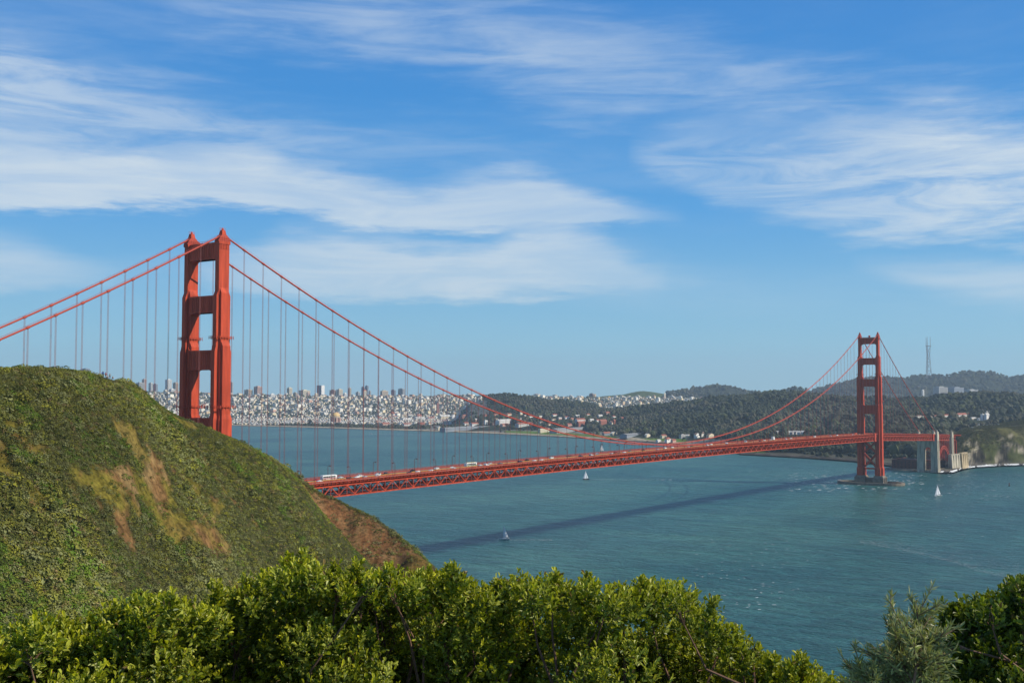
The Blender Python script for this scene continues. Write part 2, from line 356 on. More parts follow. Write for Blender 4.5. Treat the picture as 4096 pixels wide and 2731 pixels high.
def tower(x):
    pier = MB()
    if x > 100:
        for s in (-1, 1):
            c = s*HW
            pier.frustum((x-10, c-8.5, x+10, c+8.5, -3), (x-9.4, c-7.9, x+9.4, c+7.9, 11.2))
            pier.frustum((x-8.6, c-7.0, x+8.6, c+7.0, 11.2), (x-8.2, c-6.6, x+8.2, c+6.6, 13.4))
            for dx in (-5.5, 0, 5.5): pier.box(x+dx-1, c-9.2, -3, x+dx+1, c+9.2, 10.4)
        pier.box(x-7, -5.3, -3, x+7, 5.3, 10)
        for k in range(8): pier.box(x-7.6, -5+k*1.35, 0, x-7.02, -4.4+k*1.35, 9)
    else:
        pier.box(x-14, -27, -3, x+14, 27, 13)
    P = bpart(pier, 'tower', MAT['pier_concrete'])
    tiers = [  # z0, z1, [(half x, half y) nested plates]
        (13.3, 24, [(7.9, 3.2), (5.0, 4.6), (4.0, 6.2)]),
        (24, 66, [(7.0, 2.2), (4.3, 3.7), (3.35, 5.2)]),
        (66, 119, [(7.0, 2.1), (4.1, 3.6), (3.25, 5.15)]),
        (119, 158.5, [(6.2, 1.55), (3.5, 3.2), (2.85, 4.7)]),
        (158.5, 191, [(5.2, 1.5), (3.0, 3.1)]),
        (191, 222.6, [(3.8, 1.7)])]
    for s in (-1, 1):
        c = s*HW; L = MB()
        for k, (z0, z1, pl) in enumerate(tiers):
            nxt = tiers[k+1][2] if k+1 < len(tiers) else None
            for q, (hx, hy) in enumerate(pl):
                e = .004*(q+1); zt = z1 + e
                if k == 3 and q == 2: zt = z1 + 3          # the outer plate steps back a little later than the rest
                if k == 4 and q == 1: zt = z1 + 1.5
                L.box(x-hx, c-hy, z0 - e, x+hx, c+hy, zt)
                if nxt is not None:
                    n2 = nxt[min(q, len(nxt)-1)]
                    nx_, ny_ = min(n2[0], hx)*.98, min(n2[1], hy)*.98
                    L.frustum((x-hx*.985, c-hy*.985, x+hx*.985, c+hy*.985, zt), (x-nx_, c-ny_, x+nx_, c+ny_, zt + 3.2))
        L.box(x-4.25, c-2.1, 221.2, x+4.25, c+2.1, 222.8)
        for k in range(6): L.box(x-3.3+k*1.2, c-1.95, 218.2, x-2.9+k*1.2, c+1.95, 221.2)
        bpart(L, 'leg', OR, parent=P)
        hs = MB()                                          # saddle housing
        n = 9; poly = [(x-4.6, 222.8)] + [(x-4.6 + 9.2*i_/(n-1), 222.8 + 4.3*math.sin(math.pi*(i_/(n-1)))**.65) for i_ in range(n)] + [(x+4.6, 222.8)]
        hs.prism([(a, b) for a, b in poly], c-1.75, c+1.75)
        for k in range(5): hs.box(x-3.4+k*1.7-.08, c-1.9, 222.9, x-3.4+k*1.7+.08, c+1.9, 225.4)
        for zz in (223.6, 224.6): hs.box(x-4, c-1.95, zz, x+4, c+1.95, zz+.14)
        bpart(hs, 'saddle_housing', MAT['orange_cable'], parent=P)
        bc = MB()
        bc.frustum((x-1.65, c-1.5, x+1.65, c+1.5, 226.6), (x-1.15, c-1.05, x+1.15, c+1.05, 229.4))
        bc.lathe([(.6, 229.4), (.6, 230.2), (.4, 230.4), (.32, 230.9), (.05, 231.1)], (x, c, 0), 8)
        for a in (-1.5, 1.5):
            for zz in (229.6, 230.2, 230.8): bc.beam((x+a-.6, c, zz), (x+a+.6, c, zz), .1, .1)
            for b_ in (-.6, .6): bc.beam((x+a+b_, c, 229.5), (x+a+b_, c, 230.9), .1, .1)
            bc.beam((x, c, 229.6), (x+a, c, 229.6), .15, .15)
        bpart(bc, 'beacon', OR, parent=P)
        for zp, hx, hy in ((166.2, 5.9, 3.8), (125.8, 6.9, 5.4)):   # narrow maintenance platforms round the leg
            pf = MB()
            pf.box(x-hx, c-hy, zp, x+hx, c-3.05 if zp > 150 else c-4.66, zp+.16); pf.box(x-hx, c+3.05 if zp > 150 else c+4.66, zp, x+hx, c+hy, zp+.16)
            pf.box(x-hx, c-hy, zp-.02, x-(5.22 if zp > 150 else 6.22), c+hy, zp+.14); pf.box(x+(5.22 if zp > 150 else 6.22), c-hy, zp-.02, x+hx, c+hy, zp+.14)
            for zz in (zp+.6, zp+1.15):
                for yy in (c-hy, c+hy): pf.beam((x-hx, yy, zz), (x+hx, yy, zz), .07, .07)
                for xx in (x-hx, x+hx): pf.beam((xx, c-hy, zz), (xx, c+hy, zz), .07, .07)
            for k in range(7):
                for yy in (c-hy+.03, c+hy-.03): pf.beam((x-hx+k*hx/3, yy, zp-.8), (x-hx+k*hx/3, yy, zp+1.15), .12, .3)
            for k in range(6):
                for xx in (x-hx+.03, x+hx-.03): pf.beam((xx, c-hy+k*hy/2.5, zp-.8), (xx, c-hy+k*hy/2.5, zp+1.15), .3, .12)
            bpart(pf, 'maintenance_platform', OR, parent=P)
    for z0, z1, hx, iy in ((212.6, 222.4, 2.9, HW-1.7), (181.2, 191.2, 3.4, HW-2.6), (147.8, 159.2, 3.9, HW-3.2), (106.4, 119.6, 4.4, HW-3.7)):
        st = MB(); st.box(x-hx, -iy-.6, z0, x+hx, iy+.6, z1)
        st.box(x-hx-.35, -iy, z0, x+hx+.35, iy, z0+1.1); st.box(x-hx-.35, -iy, z1-1.1, x+hx+.35, iy, z1)
        nr = 12
        for k in range(nr):                                # vertical flutes of the portal strut
            yy = -iy + (k+.5)*2*iy/nr; st.box(x-hx-.22, yy-.3, z0+1.1, x+hx+.22, yy+.3, z1-1.1)
        for sy in (-1, 1):
            for r, zz, sz in ((3.6, z0, -1), (1.8, z1, 1)):
                if z1 > 220 and sz > 0: continue
                fillet(st, sy*(iy+.3), zz, -sy, sz, r+.3, x-hx+.2, x+hx-.2)
        if z1 > 220:
            for yy in np.linspace(-iy, iy, 12): st.beam((x-hx+.3, yy, z1), (x-hx+.3, yy, z1+1.1), .08, .08); st.beam((x+hx-.3, yy, z1), (x+hx-.3, yy, z1+1.1), .08, .08)
            for sx in (-1, 1): st.beam((x+sx*(hx-.3), -iy, z1+1.1), (x+sx*(hx-.3), iy, z1+1.1), .08, .08)
        if z1 > 220 and x > 100:
            st.lathe([(.0, 0), (.9, .25), (1.5, .9), (1.75, 1.75), (1.5, 2.6), (.9, 3.25), (0, 3.5)], (x, -1, z1+.1), 12)
        bpart(st, 'portal_strut', OR, parent=P)
    if x > 100:
        xb = MB(); iy = HW-3.6
        for hx in (-2.2, 2.2):
            for z0, z1 in ((24.5, 47), (47, 65.5)):
                xb.beam((x+hx, -iy, z0), (x+hx, iy, z1), 1.5, 2.0); xb.beam((x+hx+.02, iy, z0), (x+hx+.02, -iy, z1), 1.5, 2.0)
            xb.box(x+hx-.8, -iy, 22.6, x+hx+.8, iy, 24.6)
        xb.box(x-2, -2, 34, x+2, 2, 37.6)
        bpart(xb, 'cross_brace', OR, parent=P)
    return P
tower(NTX); tower(STX)
fe = MB(); n = 40; v = []
for (a, b) in ((50, 27), (45.5, 23)):                     # oval fender wall round the south pier
    for z in (-4, 3.6):
        for q in range(n):
            an = 2*math.pi*q/n; v.append((STX + b*math.copysign(abs(math.cos(an))**.8, math.cos(an)), a*math.copysign(abs(math.sin(an))**.8, math.sin(an)), z))
F = []
for q in range(n):
    r = (q+1) % n; F += [[q, r, n+r, n+q], [2*n+r, 2*n+q, 3*n+q, 3*n+r], [n+q, n+r, 3*n+r, 3*n+q]]
fe.add(v, F); bpart(fe, 'pier_fender', MAT['pier_concrete'])

def arr_boxes(mb, P, Q, wd, ht):
    for a, b in zip(P, Q): mb.beam(a, b, wd, ht)
PAN = 7.62; X0T = 100.2 - 15.24*7
def truss(y, xa, xb_, name='side_truss'):
    tr = MB()
    k0, k1 = math.ceil((xa-X0T)/PAN), math.floor((xb_-X0T)/PAN)
    xs = np.array([X0T + k*PAN for k in range(k0, k1+1)])
    zb, sg = zbot(xs), (1 if y < 0 else -1)
    for i in range(len(xs)-1):
        tr.beam((xs[i]-.01, y, zb[i]+.4), (xs[i+1]+.01, y, zb[i+1]+.4), .82, .85)
        tr.beam((xs[i]-.01, y, zb[i]+TD-.35), (xs[i+1]+.01, y, zb[i+1]+TD-.35), .8, .8)
        lowfirst = ((k0 + i) % 2 == 0)                     # even nodes carry the feet of the diagonals
        a, b = (zb[i]+.8, zb[i+1]+TD-.75) if lowfirst else (zb[i]+TD-.75, zb[i+1]+.8)
        tr.beam((xs[i], y+.02*sg, a), (xs[i+1], y+.02*sg, b), .52, .55)
        tr.beam((xs[i], y+.05*sg, zb[i]+.82), (xs[i], y+.05*sg, zb[i]+TD-.75), .4, .42)
        tr.box(xs[i]-.75, y-.44, (zb[i]+.1 if lowfirst else zb[i]+TD-1.3), xs[i]+.75, y+.44, (zb[i]+1.5 if lowfirst else zb[i]+TD-.1))
    bpart(tr, name, OR)
for y in (-HW, HW):
    truss(y, 9, 1271); truss(y, 1289, 1606); truss(y, -330, -9); truss(y, 1622, 1710); truss(y, 1726, 1760)
def strip(mb, xs, y0, y1, zf, thick):
    z = zf(xs); n = len(xs); v = []
    for i in range(n):
        v += [(xs[i], y0, z[i]), (xs[i], y1, z[i]), (xs[i], y1, z[i]-thick), (xs[i], y0, z[i]-thick)]
    F = []
    for i in range(n-1):
        for a in range(4): F.append([i*4+a, i*4+(a+1) % 4, (i+1)*4+(a+1) % 4, (i+1)*4+a])
    mb.add(v, [f[::-1] for f in F]); mb.add(v[:4], [[0, 1, 2, 3]]); mb.add(v[-4:], [[3, 2, 1, 0]])
XS = np.arange(-360, 1800.1, 20.)
rd = MB(); strip(rd, XS, -9.4, 9.4, zroad, .5); bpart(rd, 'roadway', MAT['asphalt'])
sw = MB()
for s in (-1, 1): strip(sw, XS, *sorted((s*9.7, s*13.1)), lambda x: zroad(x)+.25, .45)
bpart(sw, 'walkway', MAT['concrete'])
for s in (-1, 1):
    fs = MB(); strip(fs, XS, *sorted((s*13.12, s*13.75)), lambda x: zroad(x)+.3, .32)
    strip(fs, XS, *sorted((s*12.4, s*12.8)), lambda x: zroad(x)-.21, .9)
    for x in np.arange(-340, 1795, 3.81): fs.box(x-.12, s*13.25-.45, float(zroad(x))-1.6, x+.12, s*13.25+.45, float(zroad(x))-.21)
    bpart(fs, 'deck_fascia', OR)
    ra = MB(); strip(ra, XS, s*13.5-.08, s*13.5+.08, lambda x: zroad(x)+1.55, .14)
    for x in np.arange(-340, 1795, 3.81): ra.box(x-.1, s*13.5-.1, float(zroad(x))+.3, x+.1, s*13.5+.1, float(zroad(x))+1.6)
    px_ = np.arange(-340, 1795, .42)
    for x in px_: ra.box(x-.07, s*13.5-.03, float(zroad(x))+.3, x+.07, s*13.5+.03, float(zroad(x))+1.45)
    bpart(ra, 'railing', MAT['railing_paint'])
    cb = MB(); strip(cb, XS, *sorted((s*9.41, s*9.69)), lambda x: zroad(x)+.75, 1.1); bpart(cb, 'kerb_barrier', MAT['railing_paint'])
md = MB(); strip(md, XS, -.9, -.6, lambda x: zroad(x)+.6, .61); bpart(md, 'lane_barrier', MAT['yellow_paint'])
fb = MB()
for k in range(-45, 222):
    x = X0T + k*PAN
    if 1600 < x < 1626 or 1706 < x < 1730: continue
    zb = float(zbot(x))
    fb.box(x-.28, -HW+.46, zb+TD-1.6, x+.28, HW-.46, zb+TD-.1); fb.box(x-.2, -HW+.46, zb+.2, x+.2, HW-.46, zb+.75)
    if k % 2 == 0:
        fb.beam((x, -HW+.5, zb+.9), (x, 0, zb+TD-1.6), .3, .3); fb.beam((x, HW-.5, zb+.9), (x, 0, zb+TD-1.6), .3, .3)
        zb2 = float(zbot(x+2*PAN))
        if not (1580 < x < 1626 or 1690 < x < 1730):
            fb.beam((x, -HW+.5, zb+.3), (x+2*PAN, HW-.5, zb2+.3), .4, .4); fb.beam((x, HW-.5, zb+.36), (x+2*PAN, -HW+.5, zb2+.36), .4, .4)
for y in np.linspace(-11, 11, 9): strip(fb, XS, y-.15, y+.15, lambda x: zroad(x)-.52, .7)
bpart(fb, 'floor_framing', OR)
for xa in (1256, 1592, 14.):
    for s in (-1, 1):
        wbx = MB(); wbx.box(xa-3.4, s*14.35-1.05, float(zbot(xa))-.6, xa+3.4, s*14.35+1.05, float(zroad(xa))+1.9)
        bpart(wbx, 'wind_lock', OR)
for s in (-1, 1):                                          # main cables with their bands
    cb = MB()
    for a, b, n in ((-343, 0, 24), (0, 1280, 90), (1280, 1609, 24)):
        x = np.linspace(a, b, n); cb.tube(np.stack([x, x*0 + s*HW, zcab(x)], -1), .50, 10)
    K = [16.8 + 15.24*k for k in range(82)] + [-16 - 15.24*k for k in range(21)] + [1296 + 15.24*k for k in range(20)]
    for x in K:
        d = .8; cb.tube([(x-d, s*HW, float(zcab(x-d))), (x+d, s*HW, float(zcab(x+d)))], .72, 8)
    for off in (-.7, .7):
        for a, b, n in ((-343, 0, 24), (0, 1280, 90), (1280, 1609, 24)):
            x = np.linspace(a, b, n); cb.tube(np.stack([x, x*0 + s*HW + off, zcab(x)+1.15], -1), .045, 4, cap=False)
    bpart(cb, 'main_cable', MAT['orange_cable'], True)
def susp(mb, x, s):
    zt, zb = float(zcab(x)) - .5, float(zroad(x)) - 1.6
    if zt - zb < .6: return
    for dx in (-.28, .28):
        for dy in (-.16, .16): mb.tube([(x+dx, s*HW+dy, zb), (x+dx, s*HW+dy, zt)], .048, 4, cap=False)
K = [16.8 + 15.24*k for k in range(82)]
near = [(x, s) for x in K[:50] for s in (-1, 1)]
for x, s in near:
    mb = MB(); susp(mb, x, s)
    if mb.n: bpart(mb, 'suspender', MAT['orange_rope'])
rest = MB()
for x in K[50:] + [-16 - 15.24*k for k in range(20)] + [1296 + 15.24*k for k in range(19)]:
    for s in (-1, 1): susp(rest, x, s)
o = bpart(rest, 'suspenders', MAT['orange_rope']); o['kind'] = 'stuff'

# concrete pylons, arch and their surroundings at the far end
def pylon(x0, x1, big):
    py = MB(); hy = 17.6
    zr = float(zroad(x0))
    top = 56. if big else 58.
    if big:                                                 # two slabs with a tall opening between them
        py.frustum((x0-.8, 6.2, x1+.6, hy+.6, -3), (x0, 5.4, x1, hy-.6, top)); py.frustum((x0-.8, -hy-.6, x1+.6, -6.2, -3), (x0, -hy+.6, x1, -5.4, top))
        py.box(x0+.2, -6, 44, x1-.2, 6, top-.3)
        for sy in (-1, 1): fillet(py, sy*5.8, 44, -sy, -1, 5, x0+.3, x1-.3)
        py.box(x0+2, -6, -3, x1-2, 6, 3)
    else:
        py.frustum((x0-.8, -hy-.5, x1+.6, -11.4, -3), (x0, -hy+.6, x1, -11, top)); py.frustum((x0-.8, 11.4, x1+.6, hy+.5, -3), (x0, 11, x1, hy-.6, top))
    for s in (-1, 1):
        a, b = sorted((s*14.2, s*17.2))
        py.box(x0+1.2, a, top-.5, x1-1.2, b, zr+1.5); py.box(x0+1.6, a+.4, zr+1.5, x0+5, b-.4, zr+8.6); py.box(x0+5.9, a+.4, zr+1.5, x1-1.6, b-.4, zr+5.6)
        e = .7*s
        for xx in (x0+3, (x0+x1)/2, x1-3): py.frustum((xx-.9, s*(hy+.3)-.6, xx+.9, s*(hy+.3)+.6, -3), (xx-.7, s*(hy-.7)-.6, xx+.7, s*(hy-.7)+.6, top))
    bpart(py, 'pylon', MAT['concrete'])
pylon(1607, 1621, True); pylon(1711, 1725, False)
ar = MB()
for y in (-HW, HW):
    xs = np.linspace(1622, 1710, 15); t_ = (xs-1666)/44.
    zl = 40 - 31*t_**2; zu = 44.5 - 24*t_**2*1.0
    for i in range(14):
        ar.beam((xs[i], y, zl[i]), (xs[i+1], y, zl[i+1]), .9, 1.1); ar.beam((xs[i], y, zu[i]), (xs[i+1], y, zu[i+1]), .9, 1.1)
        ar.beam((xs[i], y+.03, zl[i]), (xs[i+1], y+.03, zu[i+1]), .5, .5); ar.beam((xs[i], y-.03, zl[i]), (xs[i], y-.03, zu[i]), .5, .5)
    for i in range(1, 14):
        ar.beam((xs[i], y, zu[i]+.4), (xs[i], y, float(zbot(xs[i]))), .55, .55)
for i in range(15):
    xs = np.linspace(1622, 1710, 15)
    ar.beam((xs[i], -HW, 40-31*((xs[i]-1666)/44)**2), (xs[i], HW, 40-31*((xs[i]-1666)/44)**2), .5, .5)
    ar.beam((xs[i], -HW, 44.5-24*((xs[i]-1666)/44)**2), (xs[i], HW, 44.5-24*((xs[i]-1666)/44)**2), .5, .5)
bpart(ar, 'steel_arch', MAT['orange_cable'])
vt = MB()
for x in (1736., 1752., 1768.):
    for y in (-11, 11): vt.box(x-.9, y-.9, 3, x+.9, y+.9, float(zbot(x)))
    for z0, z1 in ((6, 28), (28, 49)): vt.beam((x, -11, z0), (x, 11, z1), .6, .6); vt.beam((x+.01, 11, z0), (x+.01, -11, z1), .6, .6)
bpart(vt, 'viaduct_bent', OR)
# ------------------------------------------------------------------ value noise for terrain (numpy)
_T = rng.random((256, 256))
def vnoise(x, y):
    x = np.asarray(x, float); y = np.asarray(y, float)
    xi = np.floor(x).astype(int); yi = np.floor(y).astype(int); fx = x-xi; fy = y-yi
    fx = fx*fx*(3-2*fx); fy = fy*fy*(3-2*fy)
    a = _T[xi & 255, yi & 255]; b = _T[(xi+1) & 255, yi & 255]; c = _T[xi & 255, (yi+1) & 255]; d = _T[(xi+1) & 255, (yi+1) & 255]
    return (a*(1-fx)+b*fx)*(1-fy) + (c*(1-fx)+d*fx)*fy
def fbm(x, y, o=4):
    s = 0; a = .5; t = 0
    for k in range(o): s = s + a*vnoise(x*2**k + 17*k, y*2**k + 31*k); t += a; a *= .5
    return s/t
def sst(x, a, b): t_ = np.clip((x-a)/(b-a), 0, 1); return t_*t_*(3-2*t_)
def smax(a, b, k=4.): return np.maximum(a, b) + k*np.exp(-np.abs(a-b)/k)*.35

# ------------------------------------------------------------------ the near headland
K2 = 1.7415
def prof(pts, Df):                        # ridge seen at these picture points, at distance Df: arrays bearing, distance, height
    A, D, Z = [], [], []
    for (a, b), d in zip(pts, Df):
        p = atd(a*K2, b*K2, d); A.append(math.atan2(p[1]-CY, p[0]-CX)); D.append(d); Z.append(p[2])
    i = np.argsort(A); return np.array(A)[i], np.array(D, float)[i], np.array(Z)[i]
R1 = prof([(-300, 838), (0, 848), (60, 846), (130, 850), (200, 861), (245, 870), (300, 884), (345, 920), (410, 960), (470, 981), (530, 1006), (600, 1040), (640, 1064), (690, 1112), (740, 1180), (800, 1250), (860, 1310), (950, 1400), (1050, 1500), (1250, 1620)],
          [330, 345, 352, 362, 375, 383, 396, 408, 422, 434, 448, 460, 466, 468, 468, 466, 462, 455, 450, 440])
R2 = prof([(200, 990), (530, 1022), (600, 1050), (660, 1078), (700, 1110), (735, 1133), (775, 1148), (800, 1165), (850, 1185), (900, 1220), (950, 1260), (1000, 1306), (1060, 1366), (1150, 1460), (1280, 1600)],
          [560, 560, 566, 575, 582, 588, 590, 588, 582, 575, 566, 555, 545, 535, 525])
def hill(az, d, noise=True):
    z1 = np.interp(az, R1[0], R1[2]); d1 = np.interp(az, R1[0], R1[1])
    z2 = np.interp(az, R2[0], R2[2]); d2 = np.interp(az, R2[0], R2[1])
    wr = 14.
    q = d - d1; sl = np.where(q < 0, .60, .55)
    h1 = z1 - sl*(np.sqrt(q*q + wr*wr) - wr)
    q = d - d2; sl = np.where(q < 0, .80, .7)
    h2 = z2 - sl*(np.sqrt(q*q + 36) - 6)
    h2 = np.where(az > R2[0][-1] + .02, -30, h2)
    h = np.maximum(h1, h2)
    x = CX + d*np.cos(az); y = CY + d*np.sin(az)
    if noise:
        g = fbm(x*.035+5, y*.035, 4) - .5; near = np.minimum(1, np.abs(d-d1)/25+.15)
        h = h + g*9*near*np.where(h2 > h1, .25, 1)
        gu = fbm(x*.05 + y*.02, y*.006 - x*.012 + 3, 3) - .5   # shallow swales running down the slope
        h = h + gu*5*np.clip((d1-d)/40, 0, 1)*np.where(h2 > h1, 0, 1)
        cl = h2 > h1
        rg = fbm(az*46 + d*.035 + 9, d*.012, 4) - .5           # gullies in the sea bluff
        h = h + np.where(cl, (rg*13 + (fbm(x*.12, y*.12, 3)-.5)*5)*np.clip((d2-d)/15, 0, 1), 0)
    # the knoll the photographer stands on falls away steeply
    own = CZ - 1.75 - .10*d - np.where(d > 5, (d-5)*.42, 0)
    own = np.where(d > 60, own - (d-60)*.4, own)
    return np.maximum(np.maximum(h, own), -4)
def hillz(x, y):
    return hill(np.arctan2(y-CY, x-CX), np.hypot(x-CX, y-CY))
def hillhit(px, py, far=640):
    d = pray(px*K2, py*K2); hh = math.hypot(d[0], d[1]); az = math.atan2(d[1], d[0])
    D = np.arange(120, far, 1.0); z = CZ + d[2]/hh*D; i = np.nonzero(hill(np.full_like(D, az), D) >= z)[0]
    if not len(i): return None
    return np.array([CX + D[i[0]]*math.cos(az), CY + D[i[0]]*math.sin(az)])
# bare patches on the slope: centre, half length, half width in picture points mapped on to the ground
bare = []
for a, b, a2, b2, wd, kind in ((90, 180, 140, 215, 16, 'd'), (170, 230, 330, 360, 42, 'g'), (330, 360, 420, 480, 42, 'd'), (0, 220, 20, 330, 30, 'g'), (20, 340, 150, 420, 34, 'g'), (110, 400, 130, 450, 26, 'd'),
        (420, 400, 560, 430, 30, 'g'), (500, 380, 720, 420, 36, 'm'), (700, 290, 800, 380, 40, 'd'), (720, 400, 900, 440, 48, 'm'), (560, 440, 700, 440, 28, 'g'), (650, 480, 840, 560, 46, 'g'), (840, 560, 1000, 640, 30, 'd'),
        (880, 480, 920, 540, 24, 'd'), (560, 170, 640, 220, 30, 'g'), (495, 185, 510, 205, 18, 'd'), (840, 200, 920, 290, 24, 'g'), (930, 290, 1010, 410, 26, 'm'), (730, 40, 860, 110, 22, 'g'), (680, 0, 735, 35, 14, 'd'),
        (540, 590, 640, 630, 22, 'd'), (460, 575, 475, 590, 14, 'd'), (700, 590, 720, 610, 14, 'd'), (1020, 430, 1060, 470, 14, 'd'), (850, 440, 990, 470, 20, 'm'), (430, 720, 470, 760, 14, 'm'), (1140, 545, 1200, 560, 12, 'd'), (40, 110, 60, 120, 16, 'g')):
    p, q = hillhit(a*.5128, b*.5128 + 918.8), hillhit(a2*.5128, b2*.5128 + 918.8)
    if p is not None and q is not None: bare.append((p, q, wd*.085, kind))
def hillmask(x, y):
    """how bare the ground is (0 scrub .. 1 bare) and whether the bare ground is earth (1) or grass (0)"""
    x = np.asarray(x, float); y = np.asarray(y, float)
    az = np.arctan2(y-CY, x-CX); d = np.hypot(x-CX, y-CY)
    b = np.zeros_like(x); e = np.zeros_like(x)
    wob = (fbm(x*.16, y*.16, 3)-.5)*4.5
    isl = sst(fbm(x*.085+70, y*.085, 3), .325, .385)      # islands of bushes left standing in the bare ground
    em = sst(fbm(x*.12+50, y*.12, 3), .42, .58)
    for p, q, wd, kd in bare:
        dx, dy = q-p; L2 = dx*dx+dy*dy+1e-6; t_ = np.clip(((x-p[0])*dx+(y-p[1])*dy)/L2, 0, 1)
        r = np.hypot(x-p[0]-t_*dx, y-p[1]-t_*dy) + wob
        v = (1 - sst(r, wd*.85, wd*1.25))*isl; e = np.where(v > b, {'d': .55 + .45*em, 'g': .35*em, 'm': em}[kd], e); b = np.maximum(b, v)
    z1 = np.interp(az, R1[0], R1[2]) - .60*np.abs(d - np.interp(az, R1[0], R1[1])); z2 = np.interp(az, R2[0], R2[2]) - .8*np.abs(d - np.interp(az, R2[0], R2[1]))
    cl = (z2 > z1) & (d > 470)
    d2 = np.interp(az, R2[0], R2[1])
    grassy = sst(fbm(x*.05+40, y*.05, 3), .46, .60)
    e = np.where(cl, 1-grassy*.7, e)
    b = np.where(cl, np.clip(.84 + .16*sst(fbm(x*.06+3, y*.06, 3), .4, .6) - .8*sst(d - d2, -6, 2), 0, 1), b)
    return b, e
azs = np.linspace(AZ_L + .45, AZ_L - .78, 620)
ds = np.concatenate([np.geomspace(1.2, 110, 46)[:-1], np.linspace(110, 640, 265), np.linspace(650, 1000, 24)])
A, D = np.meshgrid(azs, ds, indexing='ij')
Z = hill(A, D); X = CX + D*np.cos(A); Y = CY + D*np.sin(A)
bm_, er = hillmask(X.ravel(), Y.ravel()); bm_ = bm_.reshape(X.shape); er = er.reshape(X.shape)
nz = fbm(X*.25, Y*.25, 3)[..., None]; nz2 = fbm(X*.6+9, Y*.6, 2)[..., None]
earth = np.array([.142, .078, .030])*(.35 + 1.3*nz2) + np.array([.05, .045, .02])*(nz > .55)
grass = np.array([.112, .092, .016])*(.35 + 1.3*nz2)
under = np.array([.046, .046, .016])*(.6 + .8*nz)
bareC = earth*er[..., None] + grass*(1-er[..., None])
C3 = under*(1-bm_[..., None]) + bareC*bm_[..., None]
cliff = (np.interp(A, R2[0], R2[2]) - .8*np.abs(D - np.interp(A, R2[0], R2[1])) > np.interp(A, R1[0], R1[2]) - .6*np.abs(D - np.interp(A, R1[0], R1[1]))) & (D > 470)
C3 = np.where(cliff[..., None], C3*np.array([1.02, .86, .9]), C3)
na, nd = X.shape
i = np.arange(na-1)[:, None]*nd; j = np.arange(nd-1)[None]
F = np.stack([i+j, i+nd+j, i+nd+j+1, i+j+1], -1).reshape(-1, 4)
hm = MB(); hm.add(np.stack([X, Y, Z], -1).reshape(-1, 3), F, C3.reshape(-1, 3))
tag(hm.build('headland_terrain', MAT['headland_soil'], smooth=True, col=True), kind='structure')

# scrub: clumps of small leaf sprays over the slope
def clump(n, seed):
    r = np.random.default_rng(seed); v = []
    th = r.random(n)*2*math.pi; ph = np.arccos(1 - r.random(n)*.98); rad = .72 + .28*r.random(n)**.5
    c = np.stack([np.sin(ph)*np.cos(th)*rad, np.sin(ph)*np.sin(th)*rad, np.cos(ph)*rad*.85 + .05], -1)
    nrm = c*1.25 + r.normal(0, .33, (n, 3)); nrm[:, 2] += .25; nrm /= np.linalg.norm(nrm, axis=1)[:, None]
    u = np.cross(nrm, r.normal(0, 1, (n, 3))); u /= np.linalg.norm(u, axis=1)[:, None]; w_ = np.cross(nrm, u)
    s = (.10 + .10*r.random(n))[:, None]
    v = np.stack([c - u*s, c + w_*s*.7, c + u*s, c - w_*s*.7 + nrm*s*.3], 1)
    return v                                           # n,4,3
CL = [clump(54, 100+k) for k in range(10)]
def clumps_mesh(P, S, Cc, CLs, flat=1.):
    k = rng.integers(0, len(CLs), len(P)); n = CLs[0].shape[0]
    th = rng.random(len(P))*2*math.pi; ct, st = np.cos(th), np.sin(th)
    T = np.stack(CLs)[k]                                # N,n,4,3
    x = T[..., 0]*ct[:, None, None] - T[..., 1]*st[:, None, None]; y = T[..., 0]*st[:, None, None] + T[..., 1]*ct[:, None, None]
    V_ = np.stack([x, y, T[..., 2]*flat], -1)*S[:, None, None, None] + P[:, None, None, :]
    cv = Cc[:, None, None, :]*(.7 + .6*rng.random((len(P), n, 1, 1)))
    cv = np.broadcast_to(cv, V_.shape)
    N = len(P)*n
    return V_.reshape(-1, 3), np.arange(N*4).reshape(-1, 4), cv.reshape(-1, 3)
N = 70000
a = rng.uniform(AZ_L - .505, AZ_L + .03, N*2)
d1a = np.interp(a, R1[0], R1[1])
lo = 135.; hi = np.where(a < az_of(560*K2), np.interp(a, R2[0], R2[1]) + 12, d1a + 16)
d = np.sqrt(lo**2 + rng.random(N*2)*(hi**2 - lo**2))
keep = rng.random(N*2) < np.clip(d/430., .45, 1)
a, d = a[keep], d[keep]
x = CX + d*np.cos(a); y = CY + d*np.sin(a)
bmk, ek = hillmask(x, y)
keep = rng.random(len(x)) > np.where(d > 470, bmk*.95, bmk*.95*(.86 + .14*sst(fbm(x*.5, y*.5, 2), .35, .5)))
x, y, a, d = x[keep], y[keep], a[keep], d[keep]
path = np.zeros(len(x), bool)                             # trodden ground where the hikers stand
for pp in (410, 413.2, 422.5, 427.3, 432.5, 439.3, 452.3): path |= (np.abs(a - az_of(pp)) < .0016) & (d > np.interp(a, R1[0], R1[1]) - 9)
x, y, a, d = x[~path], y[~path], a[~path], d[~path]
z = hill(a, d)
sp = fbm(x*.02+3, y*.02, 3); sp2 = rng.random(len(x)); spn = fbm(x*.11, y*.11, 2)
pal = np.array([[.150, .150, .024], [.180, .185, .066], [.095, .150, .012], [.185, .135, .052], [.215, .205, .020], [.072, .082, .014]])
kind = np.where(sp2 < .30, 0, np.where(sp2 < .30 + .9*np.clip(sp-.22, 0, .5), 1, np.where(spn > .60, 2, np.where(sp2 > .90, 4, np.where(sp2 > .78, 3, 5)))))
cc = pal[kind]*(.8 + .5*rng.random(len(x)))[:, None]
cc = cc*(.78 + .5*sst(fbm(x*.016+21, y*.016, 3), .35, .65))[:, None]
